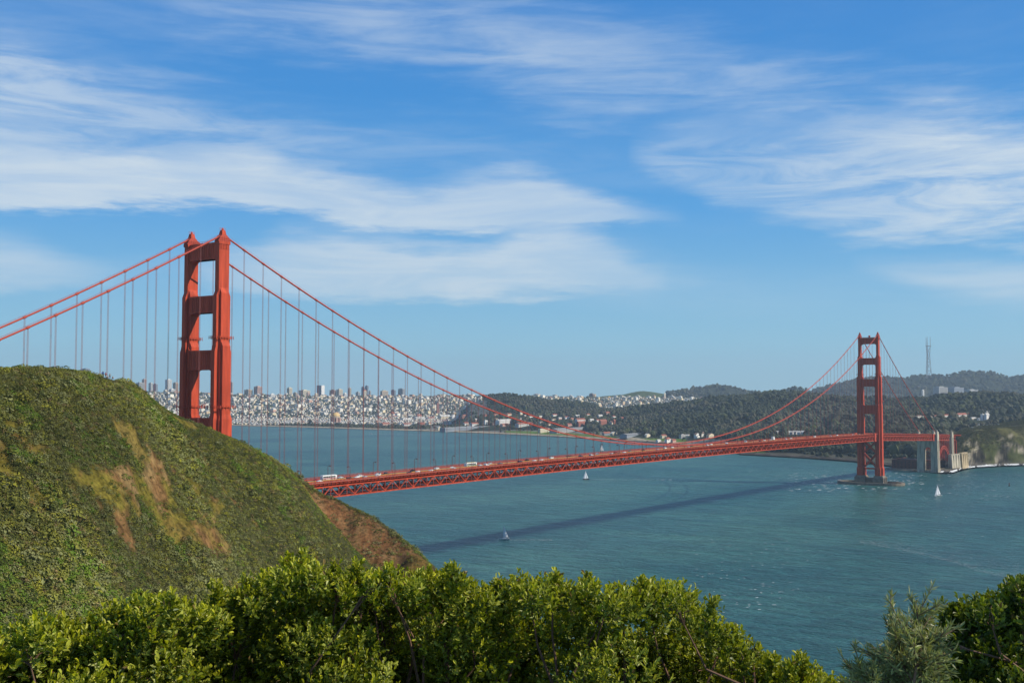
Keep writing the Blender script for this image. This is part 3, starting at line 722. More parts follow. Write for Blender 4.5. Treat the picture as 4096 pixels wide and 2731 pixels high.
S = (.62 + .85*rng.random(len(x))**1.6)*np.where(kind == 3, .85, 1)*1.15
S = S*np.where(np.abs(d - np.interp(a, R1[0], R1[1])) < 14, .7, 1)
S = S*np.where(rng.random(len(x)) < .05, 1.7, 1)*(.66 + .50*sst(fbm(x*.05+11, y*.05, 2), .3, .7))
sv = clumps_mesh(np.stack([x, y, z-.1], -1), S, cc, CL)
sb = MB(); sb.add(*sv)
cand = np.nonzero(d < np.interp(a, R1[0], R1[1]) - 14)[0]; nb = 1500; q_ = rng.choice(cand, nb, replace=False)     # scattered larger bushes, dark evergreen and pale sage
bigc = np.where((rng.random(nb) < .6)[:, None], np.array([.050, .062, .012]), np.array([.165, .170, .070]))*(.8 + .4*rng.random((nb, 1)))
sb.add(*clumps_mesh(np.stack([x[q_], y[q_], z[q_]-.1], -1), 1.1 + 1.0*rng.random(nb)**2, bigc, CL, .85))
def leafmat(name, trans=.25, rough=.55, spec=.35, attr=True, c=(.1, .1, .05)):
    m = bpy.data.materials.new(name); m.use_nodes = True; t = NT(m.node_tree)
    colr = t.n('ShaderNodeAttribute', attribute_name='col').outputs['Color']
    p = t.n('ShaderNodeBsdfPrincipled', {'Base Color': colr, 'Roughness': rough, 'Specular IOR Level': spec})
    tr = t.n('ShaderNodeBsdfTranslucent', {'Color': t.mix(1., colr, rgb(1.25, 1.35, .5), 'MULTIPLY')})
    mx = t.n('ShaderNodeMixShader', {0: trans, 1: p.outputs[0], 2: tr.outputs[0]})
    t.n('ShaderNodeOutputMaterial', {0: mx.outputs[0]}); MAT[name] = m; return m
leafmat('scrub_leaves', .15, .7, .2)
tag(sb.build('hillside_scrub', MAT['scrub_leaves'], col=True), kind='stuff')
# ------------------------------------------------------------------ the far shore
def curve_az(pts, k=1.7415):              # picture points -> value by bearing
    A = np.array([az_of(p[0]*k) for p in pts]); Vv = np.array([p[1] for p in pts], float); i = np.argsort(A)
    return lambda az: np.interp(az, A[i], Vv[i])
SHORE_PTS = [(-200, 5600), (300, 5350), (530, 5186), (700, 4849), (860, 4507), (1000, 4273), (1200, 3892), (1380, 3517), (1480, 3364), (1580, 3142), (1640, 3020), (1700, 2668), (1850, 2551), (1960, 2440), (2035, 2320), (2062, 2270), (2092, 2195), (2130, 2165), (2165, 2138), (2185, 2150), (2200, 2215), (2220, 2290), (2240, 2330), (2290, 2390), (2352, 2444), (2700, 2700)]
shore = curve_az(SHORE_PTS)
class Ridge:
    def __init__(s, pts, D, Wf, Wb, lift=0., back=.4, pw=1.):
        A, DD, Zz = [], [], []
        Ds = D if isinstance(D, (list, tuple)) else [D]*len(pts)
        for (a, b), d in zip(pts, Ds):
            p = atd(a, b, d); A.append(math.atan2(p[1]-CY, p[0]-CX)); DD.append(d); Zz.append(p[2]-lift)
        i = np.argsort(A); s.A = np.array(A)[i]; s.D = np.array(DD, float)[i]; s.Z = np.array(Zz)[i]; s.Wf = Wf; s.Wb = Wb; s.back = back; s.pw = pw
    def __call__(s, az, d):
        z = np.interp(az, s.A, s.Z); D = np.interp(az, s.A, s.D)
        e = sst(az, s.A[0]-.015, s.A[0]+.006)*(1 - sst(az, s.A[-1]-.006, s.A[-1]+.015))
        t_ = np.clip((d - D + s.Wf)/s.Wf, 0, 1); f = (t_*t_*(3-2*t_))**s.pw
        b = 1 - (1-s.back)*sst(d, D, D + s.Wb)
        return z*e*np.where(d < D, f, b)
RG = dict(
 city=Ridge([(0, 1560), (400, 1560), (620, 1562), (800, 1566), (940, 1574), (1100, 1577), (1300, 1580), (1450, 1582), (1600, 1580), (1750, 1578), (1850, 1576), (1950, 1582), (2050, 1590)], 7300, 1500, 1500, 16),
 lyon=Ridge([(1860, 1596), (1900, 1586), (1960, 1575), (2020, 1570), (2060, 1574), (2120, 1584), (2200, 1594), (2300, 1606), (2400, 1620)], 5300, 900, 600, 14),
 richmond=Ridge([(2080, 1582), (2150, 1584), (2360, 1590), (2500, 1589), (2750, 1592), (2900, 1594), (3050, 1585), (3250, 1585)], 7000, 1700, 1500, 6),
 lone=Ridge([(2380, 1590), (2440, 1583), (2500, 1577), (2550, 1566), (2575, 1563), (2600, 1564), (2660, 1574), (2720, 1586)], 8400, 500, 500, 0),
 sutro=Ridge([(2650, 1572), (2662, 1566), (2740, 1556), (2820, 1548), (2880, 1541), (2920, 1544), (2960, 1556), (2980, 1566), (3020, 1571), (3100, 1567), (3170, 1553), (3220, 1557), (3260, 1568)], 8300, 900, 700, 8),
 peaks=Ridge([(3230, 1566), (3260, 1554), (3350, 1536), (3430, 1514), (3560, 1506), (3612, 1513), (3650, 1500), (3746, 1500), (3780, 1504), (3850, 1483), (3880, 1487), (3920, 1489), (3960, 1483), (3990, 1489), (4040, 1507), (4096, 1502), (4300, 1500)], 9500, 2200, 900, 10),
 presidio=Ridge([(1900, 1655), (2100, 1645), (2300, 1634), (2500, 1628), (2620, 1618), (2700, 1602), (2780, 1600), (2840, 1586), (2970, 1572), (3100, 1562), (3210, 1566), (3280, 1571), (3350, 1580), (3430, 1586), (3530, 1588), (3700, 1588), (3790, 1572), (3880, 1569), (3970, 1562), (4060, 1569), (4096, 1575), (4300, 1578)],
               [5000, 4950, 4850, 4750, 4650, 4500, 4450, 4400, 4300, 4300, 4300, 4300, 4300, 4300, 4250, 4250, 4200, 4200, 4200, 4200, 4200, 4200], 1150, 800, 17, .6, 1.2),
 fold=Ridge([(2500, 1690), (2640, 1668), (2750, 1655), (2836, 1650), (2920, 1640), (3006, 1633), (3108, 1640), (3200, 1655), (3320, 1672), (3500, 1690)], 3750, 420, 500, 16, .8),
 fold2=Ridge([(3320, 1655), (3450, 1640), (3600, 1635), (3720, 1640), (3800, 1650), (3900, 1660), (4000, 1668), (4096, 1660), (4300, 1660)], 3350, 420, 500, 16, .8),
 battery=Ridge([(2700, 1775), (2780, 1764), (2900, 1752), (3050, 1742), (3200, 1736), (3400, 1732), (3500, 1728), (3620, 1728), (3740, 1728), (3830, 1730), (4300, 1700)],
               [3100, 3050, 2950, 2900, 2860, 2800, 2780, 2740, 2700, 2700, 2760], 240, 400, 3, .9),
 bluff=Ridge([(3815, 1757), (3835, 1748), (3872, 1735), (3920, 1727), (3970, 1717), (4030, 1714), (4096, 1706), (4300, 1680)], [2390, 2400, 2420, 2450, 2480, 2520, 2570, 2720], 150, 700, 0, .97, .62),
 terrace=Ridge([(3860, 1726), (3940, 1712), (3990, 1697), (4050, 1688), (4096, 1680), (4300, 1660)], [2780, 2790, 2800, 2800, 2800, 2850], 230, 300, 0, .95))
def far(az, d, noise=True):
    az = np.asarray(az, float); d = np.asarray(d, float)
    s = shore(az); z = -3 + 6*sst(d - s, -25, 30)
    for nm, r in RG.items(): z = np.maximum(z, r(az, d)*sst(d - s, -5, 40))
    if noise:
        x = CX + d*np.cos(az); y = CY + d*np.sin(az)
        amp = np.clip(z/60, 0, 1)
        z = z + (fbm(x*.006, y*.006, 3)-.5)*14*amp*sst(d, 2700, 3600)
        bl = (RG['bluff'](az, d) >= z-9) & (z > 5) & (d < 2700)
        sh_ = az*2450 + (d-2400)*.55                          # ribs and gullies slanting down the sea cliff
        g = (fbm(sh_*.022, d*.006, 4)-.5)*.7 + (fbm(sh_*.07+5, d*.02, 3)-.5)*.55
        z = z + sst(d, 2275, 2330)*np.where(bl, ((fbm(x*.17, y*.17, 2)-.5)*5 + g*20 + (fbm(x*.05, y*.05, 4)-.5)*12)*np.clip((z-3)/16, 0, 1)*np.clip((74-z)/24, .12, 1), 0)
    return z
def farhit(px, py, d0=None):
    d = pray(px, py); hh = math.hypot(d[0], d[1]); az = math.atan2(d[1], d[0])
    D_ = np.arange(d0 or float(shore(az))-10, 12000, 6.); z = CZ + d[2]/hh*D_
    i = np.nonzero(far(np.full_like(D_, az), D_, False) >= z)[0]
    if not len(i): return None
    D1 = D_[i[0]]; return np.array([CX + D1*math.cos(az), CY + D1*math.sin(az), float(far(az, D1))])
def pxof(az): return PW/2 + FL*np.tan(YAW - az)*1.0
G, SCR, FOR, CIT, SND, ROK, LAWN = range(7)
def cover(az, d):
    """kind of ground by bearing and distance"""
    px = pxof(az); s = shore(az); h = {k: r(az, d) for k, r in RG.items()}; z = far(az, d, False)
    x = CX + d*np.cos(az); y = CY + d*np.sin(az)
    c = np.full(px.shape, G)
    top = lambda k: h[k] >= z - .6
    c = np.where((d > 5150) & (px < 2000), CIT, c)
    c = np.where((d > 5300) & (px >= 2000) & (px < 2900), CIT, c)
    c = np.where(top('richmond') & (d > 5600), CIT, c)
    c = np.where(top('lyon') & (z > 12), np.where(px > 1945 + 260*(fbm(x*.004+9, y*.004, 3)-.5), FOR, CIT), c)
    c = np.where(top('lone') & (d > 7800), LAWN, c)
    c = np.where(top('sutro') & (d > 7500), FOR, c)
    c = np.where(top('peaks') & (d > 7000), np.where((z > 150) | (fbm(x*.003, y*.003, 2) > .55), FOR, CIT), c)
    c = np.where(top('presidio') & (z > 8), FOR, c); c = np.where(top('fold') & (z > 8), FOR, c); c = np.where(top('fold2') & (z > 8), FOR, c)
    c = np.where((px > 1780 + 500*(fbm(x*.003, y*.003, 3)-.5)) & (px < 2900) & (d > 4150) & (d < 5400) & (c != CIT) & (fbm(x*.004, y*.004, 2) > .42), FOR, c)
    c = np.where(top('battery') & (z > 5), np.where((px > 3780) | (fbm(x*.01, y*.01, 3) > .62), SCR, FOR), c)
    c = np.where((px > 3560) & (px < 3790) & (z > 45) & (d > 2560) & (d < 2760), SCR, c)
    c = np.where(((px > 3800) & (top('bluff') | top('terrace'))) & (d < 3000), SCR, c)
    lawn = (px > 2020) & (px < 3060) & (d - s > 45) & (d - s < 290) & (z < 6) & ((px < 2680) | (px > 2690))
    c = np.where(lawn, LAWN, c)
    c = np.where((d - s < 55) & (px < 2900), SND, c)
    c = np.where((d - s < 26) & (px >= 2900), ROK, c)
    return c, z
azs = np.concatenate([np.linspace(AZ_L + .10, az_of(3650), 700)[:-1], np.linspace(az_of(3650), AZ_L - 1.06, 420)])
n_d = 360
tt = np.concatenate([np.linspace(0, .16, 101)[:-1], np.linspace(.16, 1, n_d-100)**1.0])
A = azs[:, None] + np.zeros((1, n_d)); S_ = shore(A)
D = (S_-60)*(11800/(S_-60))**tt[None]
Z = far(A, D); c, _ = cover(A, D); X = CX + D*np.cos(A); Y = CY + D*np.sin(A)
nz = fbm(X*.01, Y*.01, 4)[..., None]; nzf = fbm(X*.05, Y*.05, 3)[..., None]; nzs = fbm(A*420, D*.012, 3)[..., None]
base = np.zeros(X.shape + (3,))
def put(k, col): base[c == k] = (col*np.ones(base.shape))[c == k]
flat = ((pxof(A) > 1650) & (pxof(A) < 2560) & (D - S_ < 620))[..., None]; put(G, np.where(flat, np.array([.17, .165, .145]), np.array([.085, .080, .055]))*(.5 + nz)); put(SCR, np.array([.056, .056, .022])*(.3 + 1.4*nzf) + np.array([.025, .02, .005])*sst(nz, .5, .62))
put(FOR, np.array([.030, .037, .021])*(.5 + nz)); put(CIT, np.array([.10, .105, .10])*(.5 + nz)); put(SND, np.array([.36, .30, .21])*(.85 + .3*nz))
put(ROK, np.array([.085, .075, .062])*(.5 + nzf)); put(LAWN, np.where(D[..., None] > 7000, np.array([.075, .10, .030]), np.array([.10, .165, .028]))*(.75 + .5*nz))
# the sea cliff: grey rock where it is steep
dz = np.gradient(Z, axis=1)/np.maximum(np.gradient(D, axis=1), .1)
steep = (sst(dz, .50, .95)*((A < az_of(3790)) & (D < 2700)))[..., None]
nzs = fbm((A*2450 + (D-2400)*.6)*.15, D*.05, 4)[..., None]; rock = np.array([.19, .165, .12])*np.clip(5.5*(nzs-.36), .10, 1.5)
veg = sst(fbm((A*2450 + (D-2400)*.9)*.03+3, D*.03+5, 4), .43, .49)[..., None]
base = base*(1-steep) + (rock*(1-.92*veg) + np.array([.050, .058, .016])*(.4+1.2*nzs)*veg)*steep
na, nd = X.shape; i = np.arange(na-1)[:, None]*nd; j = np.arange(nd-1)[None]
F = np.stack([i+j, i+nd+j, i+nd+j+1, i+j+1], -1).reshape(-1, 4)
tm = MB(); tm.add(np.stack([X, Y, Z], -1).reshape(-1, 3), F, base.reshape(-1, 3))
tag(tm.build('far_shore_terrain', MAT['shore_ground'], smooth=True, col=True), kind='structure')

# ------------------------------------------------------------------ buildings on the far shore
def simple(name, c, rough=.85): 
    return MAT.get(name) or mat(name, c, rough, .08, .15)
PALB = dict(white=(.74, .73, .69), cream=(.66, .58, .42), tan=(.50, .40, .28), pink=(.52, .33, .26), grey=(.38, .38, .37), slate=(.25, .28, .32), brown=(.30, .21, .16), ochre=(.60, .36, .14), red=(.34, .12, .08), pale=(.56, .55, .50))
BM = {k: simple('wall_'+k, v) for k, v in PALB.items()}
simple('roof_red', (.30, .105, .07)); simple('roof_grey', (.26, .26, .26)); simple('roof_pale', (.50, .49, .46)); simple('window_band', (.07, .085, .10), .3); simple('roof_brown', (.16, .11, .085))
GD = {}; CLEAR = []
def place(px0, px1, D):
    pc = (px0+px1)/2; p = atd(pc, 1583.7, D); az = math.atan2(p[1]-CY, p[0]-CX)
    return p[0], p[1], az, (px1-px0)*D/FL*math.cos(YAW-az)
def tower_block(px0, px1, yt, D, c, label, f=.5, cap=None, cat='building', name='apartment_tower', storeys=True):
    x, y, az, Wd = place(px0, px1, D)
    wx, wy = f*Wd/math.sin(az), (1-f)*Wd/math.cos(az)
    zb = float(far(az, D)) - 4; zt = atd((px0+px1)/2, yt, D)[2]
    H = max(zt - zb, 8)
    o = empty(name, (x, y, zb)); tag(o, label, cat, 'tall blocks on the city skyline')
    b = MB(); b.box(-wx/2, -wy/2, 0, wx/2, wy/2, H); b.build('wall', BM[c], o)
    if storeys:
        wn = MB(); z = 6.
        while z < H - 3:
            wn.box(-wx*.46, -wy/2-.15, z, wx*.46, wy/2+.15, z+1.5); wn.box(-wx/2-.15, -wy*.46, z, wx/2+.15, wy*.46, z+1.5); z += 3.6
        if wn.n: wn.build('windows', MAT['window_band'], o)
    r = MB()
    if cap == 'red': r.frustum((-wx/2-.6, -wy/2-.6, wx/2+.6, wy/2+.6, H), (-wx*.2, -wy*.2, wx*.2, wy*.2, H+9)); r.build('roof', MAT['roof_red'], o)
    elif cap == 'white':
        r.box(-wx*.5-.2, -wy/2-.2, .0, wx*.5+.2, -wy/2+2.2, H+.5); r.build('painted_lit_face', BM['white'], o)  # white slab paints the sunlit west face; the dark body paints the shaded side
    else:
        r.box(-wx*.25, -wy*.25, H, wx*.22, wy*.3, H+4.5); r.build('roof_block', BM[c], o)
    return o
NB = 'near the left edge above the scrubby ridge'
TW = [ # px0, px1, y top, D, colour, label, west share
 (323, 358, 1475, 8600, 'slate', 'dark broad skyscraper top peeping over the scrub ridge left of the hikers', .5),
 (543, 577, 1531, 7800, 'grey', 'wide grey apartment block just right of where the headland hides the city', .6),
 (567, 584, 1517, 8100, 'pink', 'pinkish tower rising behind the wide grey block left of the near bridge tower', .5),
 (594, 612, 1532, 7700, 'pale', 'pale block second from the headland, beside a darker stepped block', .5),
 (612, 630, 1536, 7600, 'slate', 'dark stepped block between two pale ones left of the near bridge tower', .4),
 (660, 686, 1518, 7900, 'white', 'tall slim white tower standing alone left of the near bridge tower', .62),
 (691, 713, 1531, 7800, 'tan', 'tan tower next to the slim white tower, left of the near bridge tower', .5),
 (676, 700, 1556, 7400, 'white', 'low white slab below the slim white tower', .6),
 (690, 712, 1566, 7300, 'pink', 'low pink block below the tan tower left of the near bridge tower', .7),
 (920, 932, 1529, 8200, 'pale', 'slim pale tower touching the right edge of the near bridge tower', .3),
 (977, 1010, 1559, 7500, 'tan', 'broad tan block on the hilltop just right of the near bridge tower', .5),
 (1015, 1048, 1546, 7500, 'pink', 'large pink stepped block on the hilltop right of the near bridge tower', .55),
 (945, 961, 1594, 7000, 'cream', 'cream tower low on the slope nearest the near bridge tower', .8),
 (988, 1007, 1584, 7050, 'pink', 'pinkish grey tower on the slope below the broad tan block', .7),
 (1008, 1030, 1584, 7100, 'slate', 'dark blue-grey slab on the slope under the pink stepped block', .2),
 (1027, 1048, 1580, 7100, 'grey', 'grey tower beside the dark slab under the pink stepped block', .6),
 (1062, 1080, 1580, 7150, 'slate', 'dark shaded slab left of the bright white block on the slope', .15),
 (1078, 1100, 1576, 7100, 'white', 'bright white slab tower under the leafy hilltop park', .75),
 (1082, 1099, 1607, 6700, 'cream', 'yellow-cream tower below the bright white slab on the slope', .6),
 (1147, 1169, 1551, 7500, 'cream', 'cream block on the crest just right of the leafy hilltop park', .55),
 (1172, 1190, 1571, 7200, 'tan', 'tan tower on the slope right of the leafy hilltop park', .4),
 (1195, 1240, 1561, 7600, 'cream', 'long low cream block along the crest left of the tower with the painted sunlit end', .6),
 (1226, 1241, 1571, 7300, 'pink', 'small pink tower below the long low cream block on the crest', .7),
 (1258, 1273, 1574, 7000, 'cream', 'narrow cream tower on the slope below the tower with the painted sunlit end', .75),
 (1267, 1298, 1541, 7600, 'slate', 'tower with its shaded side painted dark and a bright white end painted as sunlit, tallest on the middle skyline', .4),
 (1275, 1295, 1583, 7100, 'cream', 'small yellow-cream block below the tower with the painted sunlit end', .7),
 (1318, 1345, 1560, 7600, 'brown', 'dark brown block on the crest right of the tower with the painted sunlit end', .4),
 (1346, 1371, 1557, 7600, 'cream', 'cream pair of joined blocks on the crest above the gold dome', .6),
 (1392, 1405, 1552, 7700, 'tan', 'slim tan tower alone on the crest right of the gold dome', .5),
 (1372, 1388, 1573, 7300, 'white', 'white block on the crest just right of the gold dome', .6),
 (1423, 1441, 1568, 7700, 'grey', 'low grey block left of the pair of dark towers', .5),
 (1445, 1459, 1548, 8000, 'slate', 'shorter and left one of the two dark twin towers on the skyline', .35),
 (1460, 1474, 1543, 8000, 'slate', 'taller and right one of the two dark twin towers on the skyline', .35),
 (1452, 1466, 1563, 7100, 'cream', 'cream tower with a red roof in front of the two dark towers', .75),
 (1475, 1484, 1563, 7900, 'grey', 'narrow grey tower just right of the two dark towers', .5),
 (1521, 1553, 1563, 7600, 'tan', 'wide tan office slab right of the two dark towers', .75),
 (1564, 1583, 1560, 7900, 'slate', 'dark blue tower between the tan slab and the glassy grey tower', .3),
 (1592, 1619, 1555, 7900, 'grey', 'glassy grey tower, last tall block before the wooded ridge', .3),
 (1745, 1757, 1614, 6300, 'red', 'small red-brown tower alone among the houses left of the wooded ridge', .7),
 (2356, 2378, 1575, 7400, 'brown', 'broad dark block on the low ridge over the middle of the bridge', .3),
 (2377, 2385, 1577, 7350, 'tan', 'narrow tan block joined to the broad dark block over mid bridge', .8),
 (2430, 2444, 1588, 7000, 'ochre', 'ochre and white tower below the low ridge over mid bridge', .8),
 (2655, 2662, 1573, 7800, 'cream', 'very slim cream tower just left of the distant dark wooded hill', .6),
 (2570, 2580, 1590, 7300, 'pink', 'small pink block among houses under the small green hill', .6),
 (3686, 3697, 1561, 6800, 'white', 'slim white tower in haze behind the far bridge tower', .5),
 (3735, 3790, 1548, 8000, 'grey', 'long grey hospital slab on the hazy hillside at the right', .6),
 (3795, 3854, 1550, 8050, 'slate', 'second, darker long slab on the hazy hillside at the right', .6),
 (3858, 3912, 1559, 7900, 'grey', 'low grey slab right of the two long ones on the hazy hillside', .6),
]
for r in TW:
    cap = 'red' if 'red roof' in r[5] else ('white' if 'bright white end' in r[5] else None)
    tower_block(*r, cap=cap, storeys=r[1]-r[0] > 8)
# the domed rotunda
x, y, az, Wd = place(1323, 1363, 5250)
zb = 3.; ro = empty('domed_rotunda', (x, y, zb)); tag(ro, 'round colonnaded rotunda with a golden dome by the trees', 'rotunda')
k = Wd/44.
b = MB(); b.lathe([(0, 29), (21, 29), (21, 33), (19, 34), (19, 37), (0, 37)], n=24, sx=k, sy=k); b.lathe([(0, 0), (23, 0), (23, 2), (0, 2)], n=24, sx=k, sy=k); b.build('drum', BM['tan'], ro)
for q in range(8):
    an = q*math.pi/4 + .3; c = MB(); c.cbox((18*k*math.cos(an), 18*k*math.sin(an), 2), (9*k, 9*k, 27), an); c.build('pier', BM['pink'], ro)
b = MB(); b.lathe([(19, 37), (18.6, 40), (16.5, 45), (12.5, 49), (6.5, 51.6), (0, 52.6)], n=28, sx=k, sy=k); b.build('dome', MAT.get('dome_gold') or mat('dome_gold', (.68, .46, .17), .5, .1, .2), ro, True)

def house_mesh(wx, wy, h, roof, rh, mwall, mroof, ridge_x=True, name='house'):
    key = (round(wx, 1), round(wy, 1), round(h, 1), roof, round(rh, 1), mwall.name, mroof.name, ridge_x)
    if key in GD: return GD[key]
    b = MB(); b.box(-wx/2, -wy/2, -6, wx/2, wy/2, h)
    if roof == 'flat':
        b.box(-wx/2-.3, -wy/2-.3, h, wx/2+.3, wy/2+.3, h+.5, mi=1); b.box(-wx*.2, -wy*.1, h+.5, wx*.1, wy*.2, h+2.2)
    elif roof == 'hip':
        b.frustum((-wx/2-.6, -wy/2-.6, wx/2+.6, wy/2+.6, h), (-wx*.22 if ridge_x else -.1, -.1 if ridge_x else -wy*.22, wx*.22 if ridge_x else .1, .1 if ridge_x else wy*.22, h+rh), mi=1)
    else:
        if ridge_x:
            b.prism([(-wy/2, h), (wy/2, h), (0, h+rh)], -wx/2, wx/2, 'x')
            for s in (-1, 1): b.add([(-wx/2-.7, s*(wy/2+.7), h-.45), (wx/2+.7, s*(wy/2+.7), h-.45), (wx/2+.7, 0, h+rh+.35), (-wx/2-.7, 0, h+rh+.35), (-wx/2-.7, s*(wy/2+.7), h-.1), (wx/2+.7, s*(wy/2+.7), h-.1), (wx/2+.7, 0, h+rh+.8), (-wx/2-.7, 0, h+rh+.8)], MB.BOXF, mi=1)
        else:
            b.prism([(-wx/2, h), (wx/2, h), (0, h+rh)], -wy/2, wy/2, 'y')
            for s in (-1, 1): b.add([(s*(wx/2+.7), -wy/2-.7, h-.45), (s*(wx/2+.7), wy/2+.7, h-.45), (0, wy/2+.7, h+rh+.35), (0, -wy/2-.7, h+rh+.35), (s*(wx/2+.7), -wy/2-.7, h-.1), (s*(wx/2+.7), wy/2+.7, h-.1), (0, wy/2+.7, h+rh+.8), (0, -wy/2-.7, h+rh+.8)], MB.BOXF, mi=1)
    me = b.mesh(name, [mwall, mroof]); GD[key] = me; return me
def shore_building(px0, px1, yt, yb, wall, roof, mroof, label, cat='house', depth=None, ridge_x=True, name='house', group=None, f=.7, win=True, rz=0., rfrac=.32):
    p = farhit((px0+px1)/2, yb)
    if p is None: print('miss', label); return
    D = math.hypot(p[0]-CX, p[1]-CY); az = math.atan2(p[1]-CY, p[0]-CX); Wd = (px1-px0)*D/FL; CLEAR.append((px0, px1, yt, yb, D))
    wx = f*Wd/abs(math.sin(az)); wy = depth or max((1-f)*Wd/abs(math.cos(az)), 7)
    if depth: wx = max(4, (Wd - depth*math.cos(az))/abs(math.sin(az)))
    Ht = (yb-yt)*D/FL; rh = Ht*rfrac if roof != 'flat' else 0; h = max(Ht-rh, 3)
    o = bpy.data.objects.new(name, house_mesh(wx, wy, h, roof, rh, BM[wall], MAT[mroof], ridge_x, name)); COL.objects.link(o)
    o.location = (p[0], p[1], p[2]); o.rotation_euler = (0, 0, rz); tag(o, label, cat, group)
    if win and Wd > 20:
        wn = MB(); n = max(2, int(wx/5)); nf = max(1, int(h/3.6))
        for q in range(nf):
            for i_ in range(n): wn.box(-wx/2+(i_+.3)*wx/n, -wy/2-.08, 1.2+q*3.4, -wx/2+(i_+.7)*wx/n, -wy/2+.05, 2.9+q*3.4)
            for i_ in range(max(1, int(wy/5))): m_ = max(1, int(wy/5)); wn.box(-wx/2-.08, -wy/2+(i_+.3)*wy/m_, 1.2+q*3.4, -wx/2+.05, -wy/2+(i_+.7)*wy/m_, 2.9+q*3.4)
        w_ = wn.build('windows', MAT['window_band'], o)
    return o
SB = shore_building
SB(1749, 1762, 1705, 1720, 'cream', 'gable', 'roof_pale', 'cream gabled head house at the left end of the long beach shed', ridge_x=False)
SB(1762, 1984, 1707, 1719, 'slate', 'flat', 'roof_pale', 'very long dark shed with a pale flat roof beside the beach', 'shed', depth=26, name='warehouse')
SB(1601, 1646, 1672, 1686, 'white', 'flat', 'roof_pale', 'long white two-storey building left of the cream barracks', 'barracks', name='barracks', f=.75)
SB(1655, 1702, 1668, 1680, 'white', 'gable', 'roof_pale', 'low white gabled building between two longer white ones', 'barracks', name='barracks', f=.75)
SB(1663, 1688, 1657, 1672, 'pink', 'gable', 'roof_red', 'pink block with a red roof behind the low white gabled building', 'barracks', name='barracks')
SB(1707, 1738, 1668, 1680, 'white', 'gable', 'roof_red', 'short white building just left of the big cream barracks', 'barracks', name='barracks', f=.75)
SB(1752, 1803, 1659, 1679, 'cream', 'gable', 'roof_pale', 'big long cream barracks with a pale roof above the beach', 'barracks', name='barracks', f=.75)
SB(1803, 1825, 1657, 1678, 'white', 'gable', 'roof_pale', 'white gable-ended hall at the right end of the big cream barracks', 'barracks', ridge_x=False, name='hall')
SB(1500, 1524, 1684, 1693, 'white', 'gable', 'roof_red', 'low white house with a red roof near the trees right of the gold dome')
SB(1520, 1560, 1690, 1702, 'pink', 'gable', 'roof_red', 'long red-roofed bungalow near the beach right of the gold dome', 'barracks', name='barracks')
SB(1605, 1645, 1692, 1703, 'white', 'gable', 'roof_red', 'white bungalow with a red roof below the long white building', 'barracks', name='barracks')
SB(1672, 1700, 1688, 1698, 'red', 'hip', 'roof_red', 'red bungalow between the white bungalow and the long shed', 'barracks', name='barracks')
SB(1852, 1875, 1688, 1699, 'white', 'gable', 'roof_red', 'small white red-roofed house behind the left part of the long shed')
SB(1878, 1915, 1690, 1702, 'white', 'gable', 'roof_red', 'wider white red-roofed house behind the middle of the long shed')
SB(1865, 1880, 1697, 1706, 'cream', 'gable', 'roof_brown', 'tiny cream house close behind the long shed')
SB(1936, 1950, 1681, 1697, 'white', 'flat', 'roof_pale', 'small white tower-like house behind the right end of the long shed')
SB(1982, 2058, 1676, 1695, 'white', 'gable', 'roof_pale', 'long white barracks with a small turret left of the wooded slope', 'barracks', name='barracks', f=.8)
SB(2000, 2036, 1694, 1704, 'pink', 'gable', 'roof_red', 'pink red-roofed row below the long white barracks', 'barracks', name='barracks')
SB(2060, 2135, 1690, 1704, 'pale', 'gable', 'roof_red', 'long pale building with a red roof right of the turreted barracks', 'barracks', name='barracks', f=.8)
SB(2152, 2200, 1714, 1729, 'cream', 'flat', 'roof_pale', 'bright cream shed on the left end of the lawn by the bay', 'shed', name='shed', f=.8)
SB(2200, 2350, 1711, 1726, 'grey', 'gable', 'roof_grey', 'long grey hangar behind the lawn, right of the cream shed', 'shed', depth=30, name='hangar')
SB(2299, 2342, 1672, 1688, 'white', 'gable', 'roof_red', 'white barracks with a red roof above the brick barracks', 'barracks', name='barracks', f=.75)
SB(2305, 2344, 1683, 1703, 'red', 'gable', 'roof_red', 'large red brick barracks left of the dark tree belt', 'barracks', name='barracks', f=.75)
SB(2264, 2290, 1692, 1703, 'pink', 'gable', 'roof_red', 'low pink red-roofed house left of the large brick barracks')
SB(2355, 2376, 1673, 1681, 'white', 'gable', 'roof_pale', 'small white house right of the white red-roofed barracks')
SB(2395, 2428, 1678, 1698, 'red', 'gable', 'roof_red', 'second red brick barracks, half hidden in the tree belt', 'barracks', name='barracks', f=.75)
SB(2452, 2466, 1680, 1696, 'red', 'gable', 'roof_red', 'third and smallest red brick barracks among the trees', 'barracks', name='barracks')
SB(2420, 2440, 1647, 1658, 'pink', 'gable', 'roof_red', 'lone pink house high in the dark woods over mid bridge')
SB(2410, 2442, 1727, 1741, 'slate', 'gable', 'roof_red', 'red-roofed hangar at the back of the lawn', 'shed', name='hangar', f=.8)
SB(2440, 2470, 1727, 1741, 'cream', 'gable', 'roof_pale', 'cream gable end joined to the red-roofed hangar', 'shed', ridge_x=False, name='hangar')
SB(2481, 2580, 1733, 1742, 'slate', 'gable', 'roof_grey', 'long low grey shed along the back of the lawn', 'shed', depth=24, name='shed')
SB(2580, 2600, 1735, 1748, 'cream', 'gable', 'roof_pale', 'bright cream gabled house at the right end of the low grey shed', ridge_x=False)
SB(2640, 2670, 1739, 1750, 'cream', 'gable', 'roof_red', 'cream house with a red roof at the right end of the lawn')
SB(2660, 2684, 1749, 1770, 'white', 'hip', 'roof_red', 'square white lifeboat house with a red hipped roof by the shore')
SB(2684, 2703, 1757, 1769, 'pink', 'gable', 'roof_red', 'small pink annexe just right of the red hipped lifeboat house')
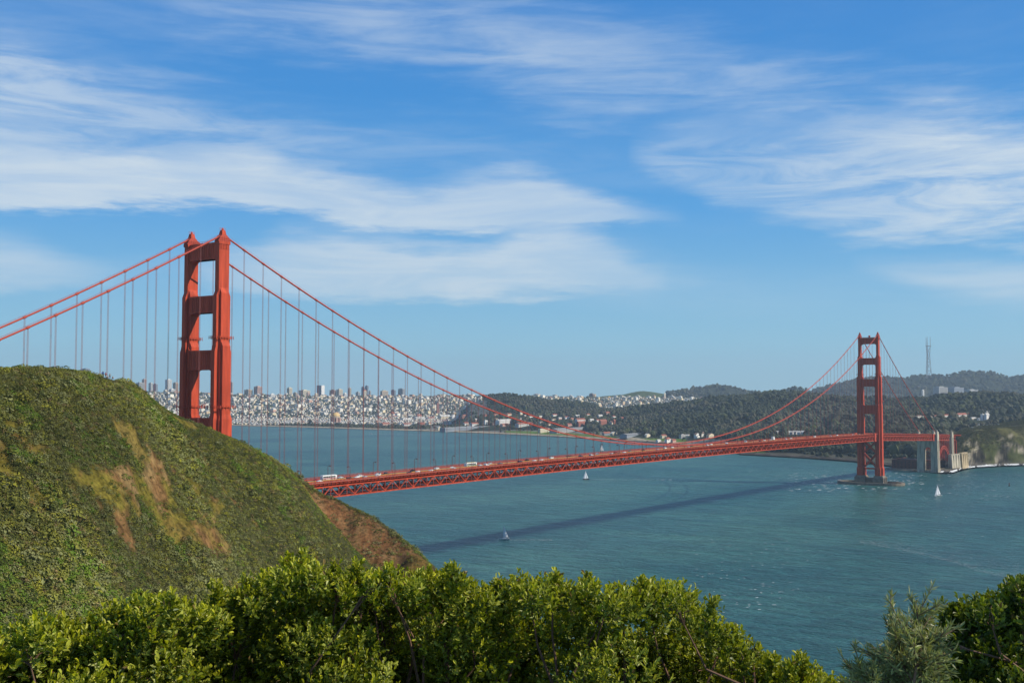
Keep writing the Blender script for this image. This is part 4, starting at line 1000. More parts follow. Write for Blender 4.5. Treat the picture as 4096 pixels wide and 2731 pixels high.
SB(2625, 2642, 1759, 1768, 'white', 'gable', 'roof_pale', 'small white boat shed left of the red hipped lifeboat house', 'shed', name='shed')
SB(2716, 2746, 1738, 1751, 'grey', 'flat', 'roof_grey', 'flat grey building left of the cream gabled one by the lawn')
SB(2742, 2766, 1738, 1752, 'cream', 'gable', 'roof_pale', 'cream gabled building next to a flat grey one by the lawn', ridge_x=False)
SB(2777, 2798, 1731, 1751, 'white', 'gable', 'roof_brown', 'tall white gabled house left of the pair in front of the viaduct', ridge_x=False)
SB(2798, 2822, 1727, 1746, 'pale', 'gable', 'roof_brown', 'pale gabled house in the middle in front of the viaduct')
SB(2826, 2858, 1733, 1752, 'cream', 'gable', 'roof_brown', 'yellow-cream gabled house at the right in front of the viaduct', ridge_x=False)
for q in range(5):
    SB(3149+q*14.5, 3161+q*14.5, 1723+(q % 2), 1737, 'white', 'gable', 'roof_pale', ['leftmost', 'second from left', 'middle', 'fourth from left', 'rightmost'][q] + ' of five small white gabled cottages above the bridge deck', ridge_x=False, group='row of white cottages', name='cottage')
SB(3100, 3122, 1723, 1735, 'pale', 'gable', 'roof_grey', 'pale low house in the trees left of the five white cottages')
SB(3254, 3272, 1720, 1731, 'pink', 'gable', 'roof_red', 'pink red-roofed house in the trees right of the five white cottages')
SB(3300, 3316, 1716, 1726, 'pink', 'hip', 'roof_brown', 'small brownish house in the woods just left of the far bridge tower')
SB(3660, 3694, 1658, 1671, 'pale', 'hip', 'roof_brown', 'wide low house with a pinkish roof behind the far cables')
SB(3712, 3726, 1662, 1672, 'white', 'gable', 'roof_brown', 'small white house just right of the cable in the hillside trees')
SB(3741, 3752, 1660, 1670, 'white', 'gable', 'roof_red', 'small bright white gable in the hillside trees over the arch', ridge_x=False)
SB(3768, 3800, 1655, 1664, 'white', 'gable', 'roof_red', 'white house with a long red roof over the arch')
SB(3826, 3886, 1650, 1665, 'pale', 'gable', 'roof_red', 'large long red-roofed house in the trees above the sea cliff', f=.8)
SB(3880, 3912, 1672, 1681, 'cream', 'gable', 'roof_pale', 'low cream house in the trees above the parking lot')
SB(3926, 3938, 1661, 1680, 'white', 'flat', 'roof_pale', 'left one of two narrow white houses above the cliff', win=False)
SB(3940, 3956, 1658, 1678, 'white', 'gable', 'roof_pale', 'right one of two narrow white houses above the cliff')
SB(3912, 3924, 1673, 1682, 'white', 'gable', 'roof_pale', 'tiny white house left of the two narrow white houses')
SB(3940, 3956, 1646, 1651, 'grey', 'flat', 'roof_pale', 'pale flat roof showing high in the woods at the right', win=False)

nh = 0
for k in range(400):                                   # houses scattered between the beach and the woods
    if nh >= 46: break
    a_, b_ = rng.uniform(1480, 2480), rng.uniform(1655, 1700)
    if any(p0-4 < a_ < p1+4 and yt-6 < b_ < yb+4 for p0, p1, yt, yb, _ in CLEAR): continue
    wd = rng.uniform(12, 24); kk = ['white', 'cream', 'pale', 'pink', 'red'][nh % 5]; rf = ['roof_red', 'roof_red', 'roof_brown', 'roof_pale'][nh % 4]
    if SB(a_, a_+wd, b_-rng.uniform(7, 10), b_, kk, 'gable', rf, 'small %s house with a %s roof scattered between the beach and the woods' % (kk, {'roof_red': 'red', 'roof_brown': 'brown', 'roof_pale': 'pale'}[rf]), group='scattered houses behind the beach', win=False): nh += 1
# crowded hillside houses: the ones nearest to us are objects, the rest is one mass
N = 84000
a = rng.uniform(az_of(3300), AZ_L + .02, N); d = 5150*(8600/5150)**rng.random(N)
cv, zz = cover(a, d)
pxs = pxof(a)
k_ = (cv == CIT) & (rng.random(N) < np.where(pxs < 2000, np.where(d < 6100, .55, .34), np.where(pxs < 2900, .26, .12)))
a, d, pxs = a[k_], d[k_], pxs[k_]
x = CX + d*np.cos(a); y = CY + d*np.sin(a)
x = np.round(x/10)*10 + rng.normal(0, .6, len(x)); y = np.round(y/17)*17 + rng.normal(0, 2.5, len(y))
d = np.hypot(x-CX, y-CY); a = np.arctan2(y-CY, x-CX); z = far(a, d)
names = ['white', 'cream', 'tan', 'pink', 'grey', 'pale']
pc = rng.choice(6, len(x), p=[.34, .26, .09, .06, .07, .18])
wx = rng.uniform(5.5, 9.5, len(x)); wy = rng.uniform(7, 12, len(x)); hh = rng.choice([4., 5.5, 7., 9., 13.], len(x), p=[.36, .36, .20, .07, .01])
up = (d > 6200) & (rng.random(len(x)) < .09); wx = np.where(up, rng.uniform(14, 26, len(x)), wx); wy = np.where(up, rng.uniform(14, 26, len(x)), wy); hh = np.where(up, rng.uniform(8, 20, len(x)), hh)
order = np.argsort(d); NI = 200
ind = order[:NI]; rest = order[NI:]
def zone(px):
    return ('left of the near bridge tower' if px < 720 else 'just right of the near bridge tower' if px < 1120 else 'on the flat left of the gold dome' if px < 1320 else 'right of the gold dome' if px < 1750 else 'above the long beach shed' if px < 2050 else 'on the low ridge over mid bridge')
for i_ in ind:
    n = names[pc[i_]]; o = bpy.data.objects.new('house', house_mesh(12, 14, 9, 'flat' if i_ % 3 else 'gable', 3, BM[n], MAT['roof_pale' if i_ % 2 else 'roof_grey'])); COL.objects.link(o)
    o.location = (x[i_], y[i_], z[i_]); o.scale = (wx[i_]/12, wy[i_]/14, hh[i_]/9)
    tag(o, 'small %s %s house in the crowded city %s' % (n, 'flat-roofed' if i_ % 3 else 'gabled', zone(pxs[i_])), 'house', 'small houses of the crowded city')
n = len(rest); r = rest
bx = np.array([(-.5, -.5, 0), (.5, -.5, 0), (.5, .5, 0), (-.5, .5, 0), (-.5, -.5, 1), (.5, -.5, 1), (.5, .5, 1), (-.5, .5, 1), (-.5, -.5, 1), (.5, -.5, 1), (.5, .5, 1), (-.5, .5, 1), (-.5, 0, 1), (.5, 0, 1)])
gab = rng.random(n) < .45
Vv = np.broadcast_to(bx, (n, 14, 3)).copy(); Vv[:, 12:, 2] = np.where(gab, 1.28, 1.02)[:, None]
Vv *= np.stack([wx[r], wy[r], hh[r]+5], -1)[:, None]; Vv += np.stack([x[r], y[r], z[r]-5], -1)[:, None]
Fq = np.array([(0, 1, 5, 4), (1, 2, 6, 5), (2, 3, 7, 6), (3, 0, 4, 7), (8, 9, 13, 12), (10, 11, 12, 13)])
Ft = np.array([(9, 10, 13), (11, 8, 12)])
wc = np.array([PALB[q] for q in names])[pc[r]]*np.array([1.06, 1., .88])*(.84 + .4*rng.random((n, 1)))
rc = np.array([(.34, .34, .33), (.42, .41, .38), (.28, .14, .10), (.52, .50, .46)])[rng.choice(4, n, p=[.4, .3, .12, .18])]
Cv = np.concatenate([np.repeat(wc[:, None], 8, 1), np.repeat(rc[:, None], 6, 1)], 1)
cm = MB(); off = (np.arange(n)*14)[:, None, None]
cm.add(Vv.reshape(-1, 3), (Fq[None] + off).reshape(-1, 4), Cv.reshape(-1, 3))
cm.L.append((Ft[None] + off).ravel()); cm.S.append(np.full(n*2, 3)); cm.M.append(np.zeros(n*2, int))
tag(cm.build('city_houses', MAT['vcol'], col=True), kind='stuff')
print('houses', n)

# tall lattice mast on the hill
x, y, az, _ = place(3707, 3723, 9150); zb = float(far(az, 9150)) - 3
zt = lambda yy: atd(3715, yy, 9150)[2] - zb
mt = empty('lattice_mast', (x, y, zb)); tag(mt, 'tall three-legged broadcast mast on the hazy hilltop at the right', 'mast')
mm = mat('mast_steel', (.26, .22, .22), .7, .1, .02)
lv = [(0, 23), (zt(1482), 20.5), (zt(1448), 15.5), (zt(1418), 12.5), (zt(1384), 17.5)]
pts3 = lambda rr: [(rr*math.cos(q*2.0944+.5), rr*math.sin(q*2.0944+.5)) for q in range(3)]
for q in range(3):
    lg = MB(); P3 = [pts3(rr)[q] + (zz_,) for zz_, rr in lv]
    for p_, q_ in zip(P3, P3[1:]): lg.beam(p_, q_, 2.9, 2.9)
    lg.build('leg', mm, mt)
    ms = MB(); bx_, by_ = pts3(17.5)[q]; ms.tube([(bx_, by_, lv[-1][0]), (bx_, by_, zt(1347 + (q % 2)*2))], [2.1, 1.3], 6); ms.build('antenna', mm, mt)
for zz_, rr in lv[1:]:
    cb = MB(); P3 = pts3(rr*1.25 if zz_ == lv[-1][0] else rr)
    for q in range(3): cb.beam(P3[q] + (zz_,), P3[(q+1) % 3] + (zz_,), 4, 5 if zz_ == lv[-1][0] else 3.5)
    cb.build('crossbar', mm, mt)
for (za, ra), (zb_, rb) in zip(lv[:-1], lv[1:]):
    br = MB()
    for q in range(3): br.beam(pts3(ra)[q] + (za,), pts3(rb)[(q+1) % 3] + (zb_,), 1.1, 1.1); br.beam(pts3(ra)[(q+1) % 3] + (za,), pts3(rb)[q] + (zb_,), 1.1, 1.1)
    br.build('bracing', mm, mt)

# brick fort under the arch, concrete walls behind the second pylon, surf
ft = empty('brick_fort', (1680, 24, 0)); tag(ft, 'old brick fort with casemate openings at the foot of the concrete pylon', 'fort')
b = MB(); b.box(-38, -26, -2, 42, 48, 17.5); b.box(-37, -25, 17.5, -34, 47, 19.2); b.box(-34, 44, 17.5, 42, 47, 19.2); b.box(-34, -25, 17.5, 42, -22, 19.2); b.build('wall', MAT['brick'], ft)
wn = MB()
for zz_ in (4.5, 9., 13.5):
    for q in range(11): wn.box(-38.12, -23+q*6.5, zz_, -37.9, -21.2+q*6.5, zz_+2.2)
    for q in range(11): wn.box(-34+q*6.8, -26.12, zz_, -32.2+q*6.8, -25.9, zz_+2.2)
wn.build('embrasures', MAT['dark_steel'], ft)
b = MB(); b.frustum((-52, -40, 52, 60, -3), (-46, -34, 50, 56, 3.2)); tag(b.build('fort_quay', MAT['pier_concrete'], None, loc=(1680, 24, 0)), 'dark stone quay apron under the brick fort and concrete pylon', 'quay')
def wallpiece(pa, pb, za, zb0, m, label):
    p = ground(pa[0], pa[1], 4); q = ground(pb[0], pb[1], 4); dv = q - p; L = np.linalg.norm(dv[:2]); an = math.atan2(dv[1], dv[0])
    b = MB(); b.frustum((0, 0, L, 8, -6), (1, 2.2, L-.8, 8, za)); b.box(-.2, 1.8, za-.02, L, 8.2, za+.9)
    for q_ in range(3): b.box(L*(.2+.3*q_), .5, 2, L*(.2+.3*q_)+.5, 3, za-1)
    o = b.build('concrete_wall', m, None, loc=(p[0], p[1], 0)); o.rotation_euler = (0, 0, an); tag(o, label, 'retaining wall')
wallpiece((3811, 1871), (3845, 1866), 27, 0, MAT['concrete'], 'tall pale concrete wall beside the second pylon at the sea edge')
wallpiece((3852, 1866), (3876, 1861), 28, 0, mat('stained_concrete', (.46, .36, .22), .85, .25, .1), 'ochre-stained concrete wall end standing free at the cliff foot')
sf = MB(); aa = np.linspace(az_of(3752), az_of(4300), 700); dd = np.arange(-60, 12, 2.2)
A2, D2 = np.meshgrid(aa, dd, indexing='ij'); s2 = shore(A2); Dd = s2 + D2
far_low = far(A2, s2 + D2, False) < 1.6
nn = far_low*fbm(A2*900, D2*.05 + A2*200, 4) + .5*fbm(A2*260, D2*.01, 2)
edge = sst(D2, -46, -14)*(1 - sst(D2, 8, 24))*(.45 + 1.05*(fbm(A2*160, A2*0, 3)))
ok = nn*edge > .555
ii, jj = np.nonzero(ok[:-1, :-1])
for i_, j_ in zip(ii, jj):
    da, d1_ = (aa[1]-aa[0]), 2.2; v = []
    zz_ = .12 + .5*nn[i_, j_]
    for (p_, q_) in ((0, 0), (1, 0), (1, 1), (0, 1)):
        an = aa[i_] + da*p_; r_ = shore(an) + dd[j_] + d1_*q_; v.append((CX + r_*math.cos(an), CY + r_*math.sin(an), max(zz_, float(far(an, r_, False)) + .15)))
    sf.add(v, np.array([[0, 1, 2, 3]]))
if sf.n: tag(sf.build('surf', mat('foam', (.78, .80, .80), .8, .1, .2)), kind='stuff')
print('surf', len(ii))
# elevated road with piers among the trees
p, q = ground(2736, 1722, 12), ground(2935, 1719, 12)
vd = empty('road_viaduct', tuple(p)); tag(vd, 'low concrete road viaduct crossing in front of the dark woods', 'viaduct')
dv = q - p; L = np.linalg.norm(dv[:2]); vd.rotation_euler = (0, 0, math.atan2(dv[1], dv[0])); vd.location = (p[0], p[1], 3)
b = MB(); b.box(0, -6, 8, L, 6, 9.6); b.box(0, -6.2, 9.6, L, -5.8, 10.6); b.box(0, 5.8, 9.6, L, 6.2, 10.6); b.build('deck', BM['grey'], vd)
for q_ in range(6):
    b = MB(); b.box(L*(q_+.5)/6-1.2, -3, -3, L*(q_+.5)/6+1.2, 3, 8); b.build('pier', BM['pale'], vd)
# woods: lumpy crowns
def crown(seed, n=1):
    r = np.random.default_rng(seed)
    bm = bmesh.new(); bmesh.ops.create_icosphere(bm, subdivisions=1, radius=1)
    V_ = np.array([v.co for v in bm.verts]); F_ = np.array([[v.index for v in f.verts] for f in bm.faces]); bm.free()
    q = 1 + r.normal(0, .20, len(V_)); V_ = V_*q[:, None]; V_[:, 2] = V_[:, 2]*.85; return V_, F_
CR = [crown(200+k) for k in range(12)]
def crowns_mesh(P, Sxy, Sz, Cc):
    k = rng.integers(0, len(CR), len(P)); Vt = np.stack([v for v, f in CR])[k]; Ft = np.stack([f for v, f in CR])[k]; nv = Vt.shape[1]
    V_ = Vt*np.stack([Sxy, Sxy, Sz], -1)[:, None, :] + P[:, None, :]
    F_ = Ft + (np.arange(len(P))*nv)[:, None, None]
    cv = np.broadcast_to(Cc[:, None, :]*(.86 + .28*rng.random((len(P), nv, 1))), V_.shape)
    return V_.reshape(-1, 3), F_.reshape(-1, 3), cv.reshape(-1, 3)
def tree_cols(n, x, y):
    q = rng.random(n); g = fbm(x*.004, y*.004, 3)
    a_ = np.array([.020, .028, .012]); b_ = np.array([.040, .042, .024]); c_ = np.array([.036, .048, .014])
    col_ = np.where((g > .52)[:, None], b_, a_); col_ = np.where((q > .86)[:, None], c_, col_)
    return col_*(1.0 + .5*rng.random(n))[:, None]*np.array([1.1, 1.02, .95])
V_, F_, C_ = [], [], []
N = 115000
a = rng.uniform(AZ_L - .93, AZ_L + .02, N); d = 2500*(10500/2500)**rng.random(N)
cv, zz = cover(a, d)
x = CX + d*np.cos(a); y = CY + d*np.sin(a)
dens = np.clip((d/4300)**2, .5, 1.)*np.where(d > 6000, .5, 1)
dens = np.where((pxof(a) > 2650) & (d < 4500), 1, dens)
pocket = fbm(x*.02, y*.02, 2)
keep = ((cv == FOR) & (rng.random(N) < dens*np.where(pocket < .30, .15, 1))) | ((cv == CIT) & (rng.random(N) < np.where(d > 6100, .66, .24))) | ((cv == G) & (d > 4050) & (rng.random(N) < np.where((pxof(a) < 1720) & (d - shore(a) > 110) & (d - shore(a) < 420), .8, .14))) | ((cv == G) & (d <= 4050) & (rng.random(N) < .16))
a, d, x, y, cv = a[keep], d[keep], x[keep], y[keep], cv[keep]
z = far(a, d)
tz = z + np.where(cv == FOR, 17., 8.)
dirs = np.stack([x-CX, y-CY, tz-CZ], -1); ww = dirs@FW; tpx = PW/2 + FL*(dirs@RT)/ww; tpy = PH/2 - FL*(dirs@UP)/ww
ok = np.ones(len(a), bool)
for (p0, p1, yt, yb, Db) in CLEAR:                    # clearings in front of the houses that stand among the trees
    ok &= ~((tpx > p0-6) & (tpx < p1+6) & (tpy < yb-2) & (d < Db+12) & (d > Db-1500))
a, d, x, y, cv, z = a[ok], d[ok], x[ok], y[ok], cv[ok], z[ok]
s = np.where(cv == FOR, rng.uniform(5.5, 11.5, len(a)), rng.uniform(3.5, 7, len(a)))*np.where(d > 7000, 1.5, 1)
s = s*.80*(.7 + .8*sst(fbm(x*.012, y*.012, 2), .3, .7)); hgt = s*rng.uniform(.85, 1.5, len(a))
lift = np.where(cv == FOR, rng.uniform(5, 11, len(a)), rng.uniform(2, 4, len(a)))
wm = MB(); wm.add(*crowns_mesh(np.stack([x, y, z + lift], -1), s, hgt, tree_cols(len(a), x, y)*np.where(cv == CIT, 1.5, 1.)[:, None]))
tag(wm.build('distant_woods', MAT['vcol_fine'], col=True), kind='stuff')
print('woods', len(a))
# ------------------------------------------------------------------ things on the bridge
def ordinal(n):
    w1 = ['', 'first', 'second', 'third', 'fourth', 'fifth', 'sixth', 'seventh', 'eighth', 'ninth', 'tenth', 'eleventh', 'twelfth', 'thirteenth', 'fourteenth', 'fifteenth', 'sixteenth', 'seventeenth', 'eighteenth', 'nineteenth']
    if n < 20: return w1[n]
    t_ = {2: ('twentieth', 'twenty-'), 3: ('thirtieth', 'thirty-'), 4: ('fortieth', 'forty-'), 5: ('fiftieth', 'fifty-')}[n//10]
    return t_[0] if n % 10 == 0 else t_[1] + w1[n % 10]
lamp_m = mat('lamp_brown', (.16, .06, .045), .6, .1, 1.)
pole = MB(); pole.tube([(0, 0, 0), (0, 0, 7.6)], [.22, .16], 8); pole.box(-.3, -.3, 0, .3, .3, 1.1)
arm = MB(); arm.tube([(0, 0, 7.5), (0, .15, 8.2), (0, .7, 8.75), (0, 1.5, 8.8), (0, 2.0, 8.65)], .13, 6)
head = MB(); head.frustum((-.4, 1.5, .4, 2.7, 8.2), (-.28, 1.7, .28, 2.5, 8.72)); head.box(-.46, 1.42, 8.1, .46, 2.78, 8.2)
proto = None
for s in (-1, 1):
    for k in range(27):
        X_ = 68.9 + 45.85*k
        if X_ > 1262: continue
        if proto is None:
            proto = empty('street_lamp'); pole.build('pole', lamp_m, proto); arm.build('arm', lamp_m, proto); head.build('lamp_head', lamp_m, proto); o = proto
        else: o = copy_tree(proto)
        o.location = (X_, s*10.1, float(zroad(X_))+.25); o.rotation_euler = (0, 0, 0 if s < 0 else math.pi)
        tag(o, '%s brown street lamp from the headland on the %s kerb of the bridge' % (ordinal(k+1), 'near' if s < 0 else 'far'), 'street lamp', 'street lamps along the bridge')
def car_parts(kind):
    L, Wd = {'sedan': (4.6, 1.8), 'suv': (4.8, 1.9), 'van': (5.2, 2.0), 'pickup': (5.6, 1.95)}[kind]
    h = L/2
    P_ = {'sedan': [(-h, .35), (-h, .85), (-h+.5, .98), (-h+1.1, 1.02), (-h+1.7, 1.45), (h-1.9, 1.47), (h-1.2, 1.02), (h-.2, .85), (h, .6), (h, .35)],
          'suv': [(-h, .4), (-h, 1.1), (-h+.25, 1.7), (h-2.0, 1.75), (h-1.3, 1.15), (h-.15, 1.0), (h, .7), (h, .4)],
          'van': [(-h, .4), (-h, 1.3), (-h+.15, 2.05), (h-1.6, 2.1), (h-.7, 1.25), (h, 1.0), (h, .4)],
          'pickup': [(-h, .5), (-h, 1.05), (-.5, 1.05), (-.35, 1.75), (1.0, 1.75), (1.6, 1.12), (h-.1, 1.0), (h, .5)]}[kind]
    b = MB(); n = len(P_)
    v = [(a, s*(Wd/2 if z < 1.12 else Wd/2-.14), z) for s in (-1, 1) for a, z in P_]
    b.add(v, [list(range(n)), [i_+n for i_ in range(n)][::-1]] + [[i_, i_+n, (i_+1) % n + n, (i_+1) % n] for i_ in range(n)])
    g = MB(); w0 = Wd/2-.135
    x0, x1, z0, z1 = {'sedan': (-h+1.5, h-1.7, 1.03, 1.40), 'suv': (-h+.4, h-1.75, 1.15, 1.62), 'van': (-.3, h-1.2, 1.3, 1.9), 'pickup': (-.3, 1.2, 1.12, 1.65)}[kind]
    for s in (-1, 1):
        y0, y1 = sorted((s*(w0-.05), s*(w0+.06))); g.box(x0, y0, z0, x1-.15, y1, z1)
    g.box(x0-.12, -w0+.1, z0+.05, x0+.02, w0-.1, z1-.02); g.box(x1-.2, -w0+.1, z0+.05, x1+.2, w0-.1, z1-.1)
    ws = []
    for sx in (-1, 1):
        for s in (-1, 1):
            wl = MB(); wl.tube([(sx*(h-.95), s*(Wd/2-.22), .33), (sx*(h-.95), s*(Wd/2+.02), .33)], .33, 12); ws.append(wl)
    return b, g, ws
CARC = dict(white=(.72, .72, .70), silver=(.42, .43, .44), black=(.02, .02, .022), grey=(.14, .145, .15), red=(.34, .03, .025), blue=(.05, .09, .20), dark=(.03, .035, .05))
CMAT = {k: mat('car_paint_'+k, v, .3, .03, 1., spec=.5) for k, v in CARC.items()}
CP = {}
def add_car(kind, colr, X_, Y_, label, heading=0., z=None):
    key = (kind, colr)
    if key not in CP:
        b, g, ws = car_parts(kind); o = empty('car' if kind in ('sedan', 'suv') else {'van': 'van', 'pickup': 'pickup_truck'}[kind])
        b.build('body', CMAT[colr], o); g.build('windows', MAT['glass_dark'], o)
        for w_ in ws: w_.build('wheel', MAT['tyre'], o)
        CP[key] = o
    else: o = copy_tree(CP[key])
    o.location = (X_, Y_, float(zroad(X_))+.01 if z is None else z); o.rotation_euler = (0, 0, heading)
    tag(o, label, {'sedan': 'car', 'suv': 'car', 'van': 'van', 'pickup': 'pickup truck'}[kind], 'vehicles on the bridge')
near_list = [(91, 'white', 'sedan', -5.2), (97, 'red', 'sedan', 3.2), (118, 'black', 'suv', -6.6), (121, 'silver', 'sedan', 4.5), (129, 'white', 'sedan', -3.2), (134, 'silver', 'sedan', -6.3), (138, 'white', 'pickup', 2.2), (147, 'white', 'sedan', -6.4), (156, 'white', 'suv', 1.8), (163, 'dark', 'pickup', .2), (181, 'dark', 'sedan', -6.4),
             (192, 'white', 'sedan', -5.2), (199, 'black', 'sedan', 5.6), (206, 'white', 'sedan', -6.2), (224, 'white', 'suv', 3.4), (234, 'silver', 'sedan', -5.8), (240, 'white', 'sedan', .5), (273, 'silver', 'sedan', -1.5), (278, 'white', 'suv', -4.5), (284, 'silver', 'sedan', 1.2), (293, 'silver', 'sedan', 3.0), (300, 'grey', 'sedan', -2),
             (326, 'dark', 'suv', -3.5), (345, 'white', 'sedan', -5.4), (349, 'black', 'sedan', 5.), (356, 'white', 'sedan', -5.4), (386, 'white', 'suv', 4.2), (424, 'dark', 'sedan', -3.), (431, 'grey', 'sedan', 2.), (444, 'silver', 'suv', -2.), (464, 'white', 'sedan', 3.2), (478, 'silver', 'sedan', -4.), (494, 'red', 'suv', 1.), (502, 'white', 'sedan', -4.2),
             (528, 'grey', 'sedan', 4.), (556, 'black', 'sedan', 4.2), (571, 'silver', 'sedan', -4.), (603, 'white', 'suv', 4.), (622, 'white', 'sedan', 5.), (640, 'silver', 'sedan', -5.), (662, 'dark', 'sedan', 2.), (690, 'white', 'suv', -3.5), (715, 'white', 'sedan', 3.5), (738, 'silver', 'sedan', -5.), (760, 'white', 'sedan', 5.2), (788, 'red', 'sedan', -2.),
             (812, 'white', 'van', 4.), (838, 'black', 'suv', -4.), (866, 'white', 'sedan', 2.2), (893, 'silver', 'sedan', 5.), (925, 'white', 'suv', -3.), (960, 'white', 'sedan', 4.), (1002, 'dark', 'sedan', -2.), (1045, 'white', 'van', 3.), (1090, 'silver', 'suv', -4.), (1140, 'white', 'sedan', 4.), (1190, 'white', 'sedan', -3.), (1235, 'grey', 'sedan', 3.)]
bus_at = [(108.6, 3.6), (263.5, -1.0)]
allv = sorted(near_list)
for i_, (X_, c_, kd, Y_) in enumerate(allv):
    add_car(kd, c_, X_, Y_, '%s %s on the bridge, %s small vehicle counted from the green headland' % (c_ if c_ != 'dark' else 'dark blue', {'sedan': 'sedan', 'suv': 'tall car', 'van': 'van', 'pickup': 'pickup truck'}[kd], ordinal(i_+1)), 0 if Y_ < 0 else math.pi)
def bus(X_, Y_, stripe, roofm, label, L=12.6):
    o = empty('bus', (X_, Y_, float(zroad(X_))+.01)); tag(o, label, 'bus', 'vehicles on the bridge'); h = L/2
    b = MB(); b.prism([(-h, .4), (-h, 2.9), (-h+.25, 3.25), (h-.4, 3.25), (h, 2.8), (h, .4)], -1.28, 1.28); b.build('body', MAT['white_paint'], o)
    g = MB()
    for s in (-1, 1):
        for q in range(7): y0, y1 = sorted((s*1.24, s*1.31)); g.box(-h+.5+q*1.68, y0, 1.55, -h+1.95+q*1.68, y1, 2.6)
    g.box(h-.06, -1.1, 1.3, h+.05, 1.1, 2.6); g.build('windows', MAT['glass_dark'], o)
    st = MB()
    for s in (-1, 1): y0, y1 = sorted((s*1.25, s*1.315)); st.box(-h+.1, y0, .75, h-.2, y1, 1.35)
    st.build('side_stripe', stripe, o)
    if roofm: r = MB(); r.box(-h+.6, -1.15, 3.2, h-.8, 1.15, 3.36); r.build('roof_panel', roofm, o)
    for sx in (-h+2.2, h-2.4):
        for s in (-1, 1): w_ = MB(); w_.tube([(sx, s*1.02, .5), (sx, s*1.3, .5)], .5, 12); w_.build('wheel', MAT['tyre'], o)
bus(108.6, 3.6, CMAT['red'], None, 'white bus with a red side stripe, nearest the headland on the bridge', 13.5)
bus(263.5, 0.6, mat('stripe_green', (.05, .16, .07), .5), mat('roof_yellow', (.62, .42, .05), .5), 'white bus with a yellow roof, farther along the bridge deck', 13)
cr = empty('maintenance_crane', (905, 6.5, float(zroad(905)))); tag(cr, 'small white boxed utility truck standing higher than the cars on the bridge', 'truck')
b = MB(); b.box(-3, -1.2, .5, 1.5, 1.2, 4.4); b.build('box', MAT['white_paint'], cr); b = MB(); b.prism([(1.6, .5), (1.6, 2.6), (2.6, 2.5), (3.4, 1.6), (3.4, .5)], -1.1, 1.1); b.build('cab', CMAT['white'], cr)
for sx in (-1.8, 2.4):
    for s in (-1, 1): w_ = MB(); w_.tube([(sx, s*.95, .45), (sx, s*1.22, .45)], .45, 10); w_.build('wheel', MAT['tyre'], cr)
cr.name = 'utility_truck'
# travelling work platform slung between two suspenders
wp = empty('work_platform', (0, 0, 0)); tag(wp, 'small slung work platform hanging on a suspender over the bridge deck', 'work platform')
xk = 16.8 + 15.24*11; b = MB(); zz_ = float(zroad(xk)) + 44
b.box(xk-2.4, -15.6, zz_, xk+2.4, -14.3, zz_+.25)
for q in (-2.3, 0, 2.3): b.box(xk+q-.06, -15.55, zz_+.25, xk+q+.06, -15.45, zz_+1.3)
b.box(xk-2.4, -15.56, zz_+1.2, xk+2.4, -15.46, zz_+1.3); b.build('deck', MAT['dark_steel'], wp)

# ------------------------------------------------------------------ boats
def hull(mb, L, Bm, fb, col=None, mi=0):
    n = 11; v = []
    xs = np.linspace(-L/2, L/2, n); u = (xs+L/2)/L
    hb = Bm/2*np.clip(np.sin(math.pi*np.clip(u*.62+.40, 0, 1))**.8, 0, 1); hb[-1] = .03
    for x_, b_, q in zip(xs, hb, u):
        sh = fb*(1 + .25*q*q); v += [(x_, -b_, sh), (x_*.985, -b_*.82, .05), (x_*.95, 0, -.35), (x_*.985, b_*.82, .05), (x_, b_, sh)]
    F_ = []
    for i_ in range(n-1):
        for k in range(4): F_.append([i_*5+k, i_*5+k+1, (i_+1)*5+k+1, (i_+1)*5+k])
        F_.append([i_*5+4, i_*5, (i_+1)*5, (i_+1)*5+4])
    F_.append([0, 4, 3, 2, 1]); F_.append([(n-1)*5+k for k in range(5)]); mb.add(v, F_, col, mi)
def sail(mb, A_, B_, C_, belly):
    A_, B_, C_ = map(np.array, (A_, B_, C_)); n = 8; v = []; F_ = []
    for s_ in (-.02, .02):
        for i_ in range(n+1):
            t_ = i_/n
            for j_ in range(n+1):
                u = j_/n; p_ = (A_*(1-u) + B_*u)*(1-t_) + C_*t_
                v.append(p_ + np.array([0, belly*math.sin(math.pi*u)*(1-t_)**.7 + s_, 0]))
    m_ = (n+1)**2
    for o_ in (0, m_):
        for i_ in range(n):
            for j_ in range(n):
                q = [o_+i_*(n+1)+j_, o_+i_*(n+1)+j_+1, o_+(i_+1)*(n+1)+j_+1, o_+(i_+1)*(n+1)+j_]; F_.append(q if o_ else q[::-1])
    mb.add(v, F_)
hull_w = mat('hull_white', (.66, .66, .64), .35, .05, 1.); hull_d = mat('hull_dark', (.07, .03, .03), .4, .05, 1.); spar = mat('spar', (.45, .45, .44), .4, .05, 1.)
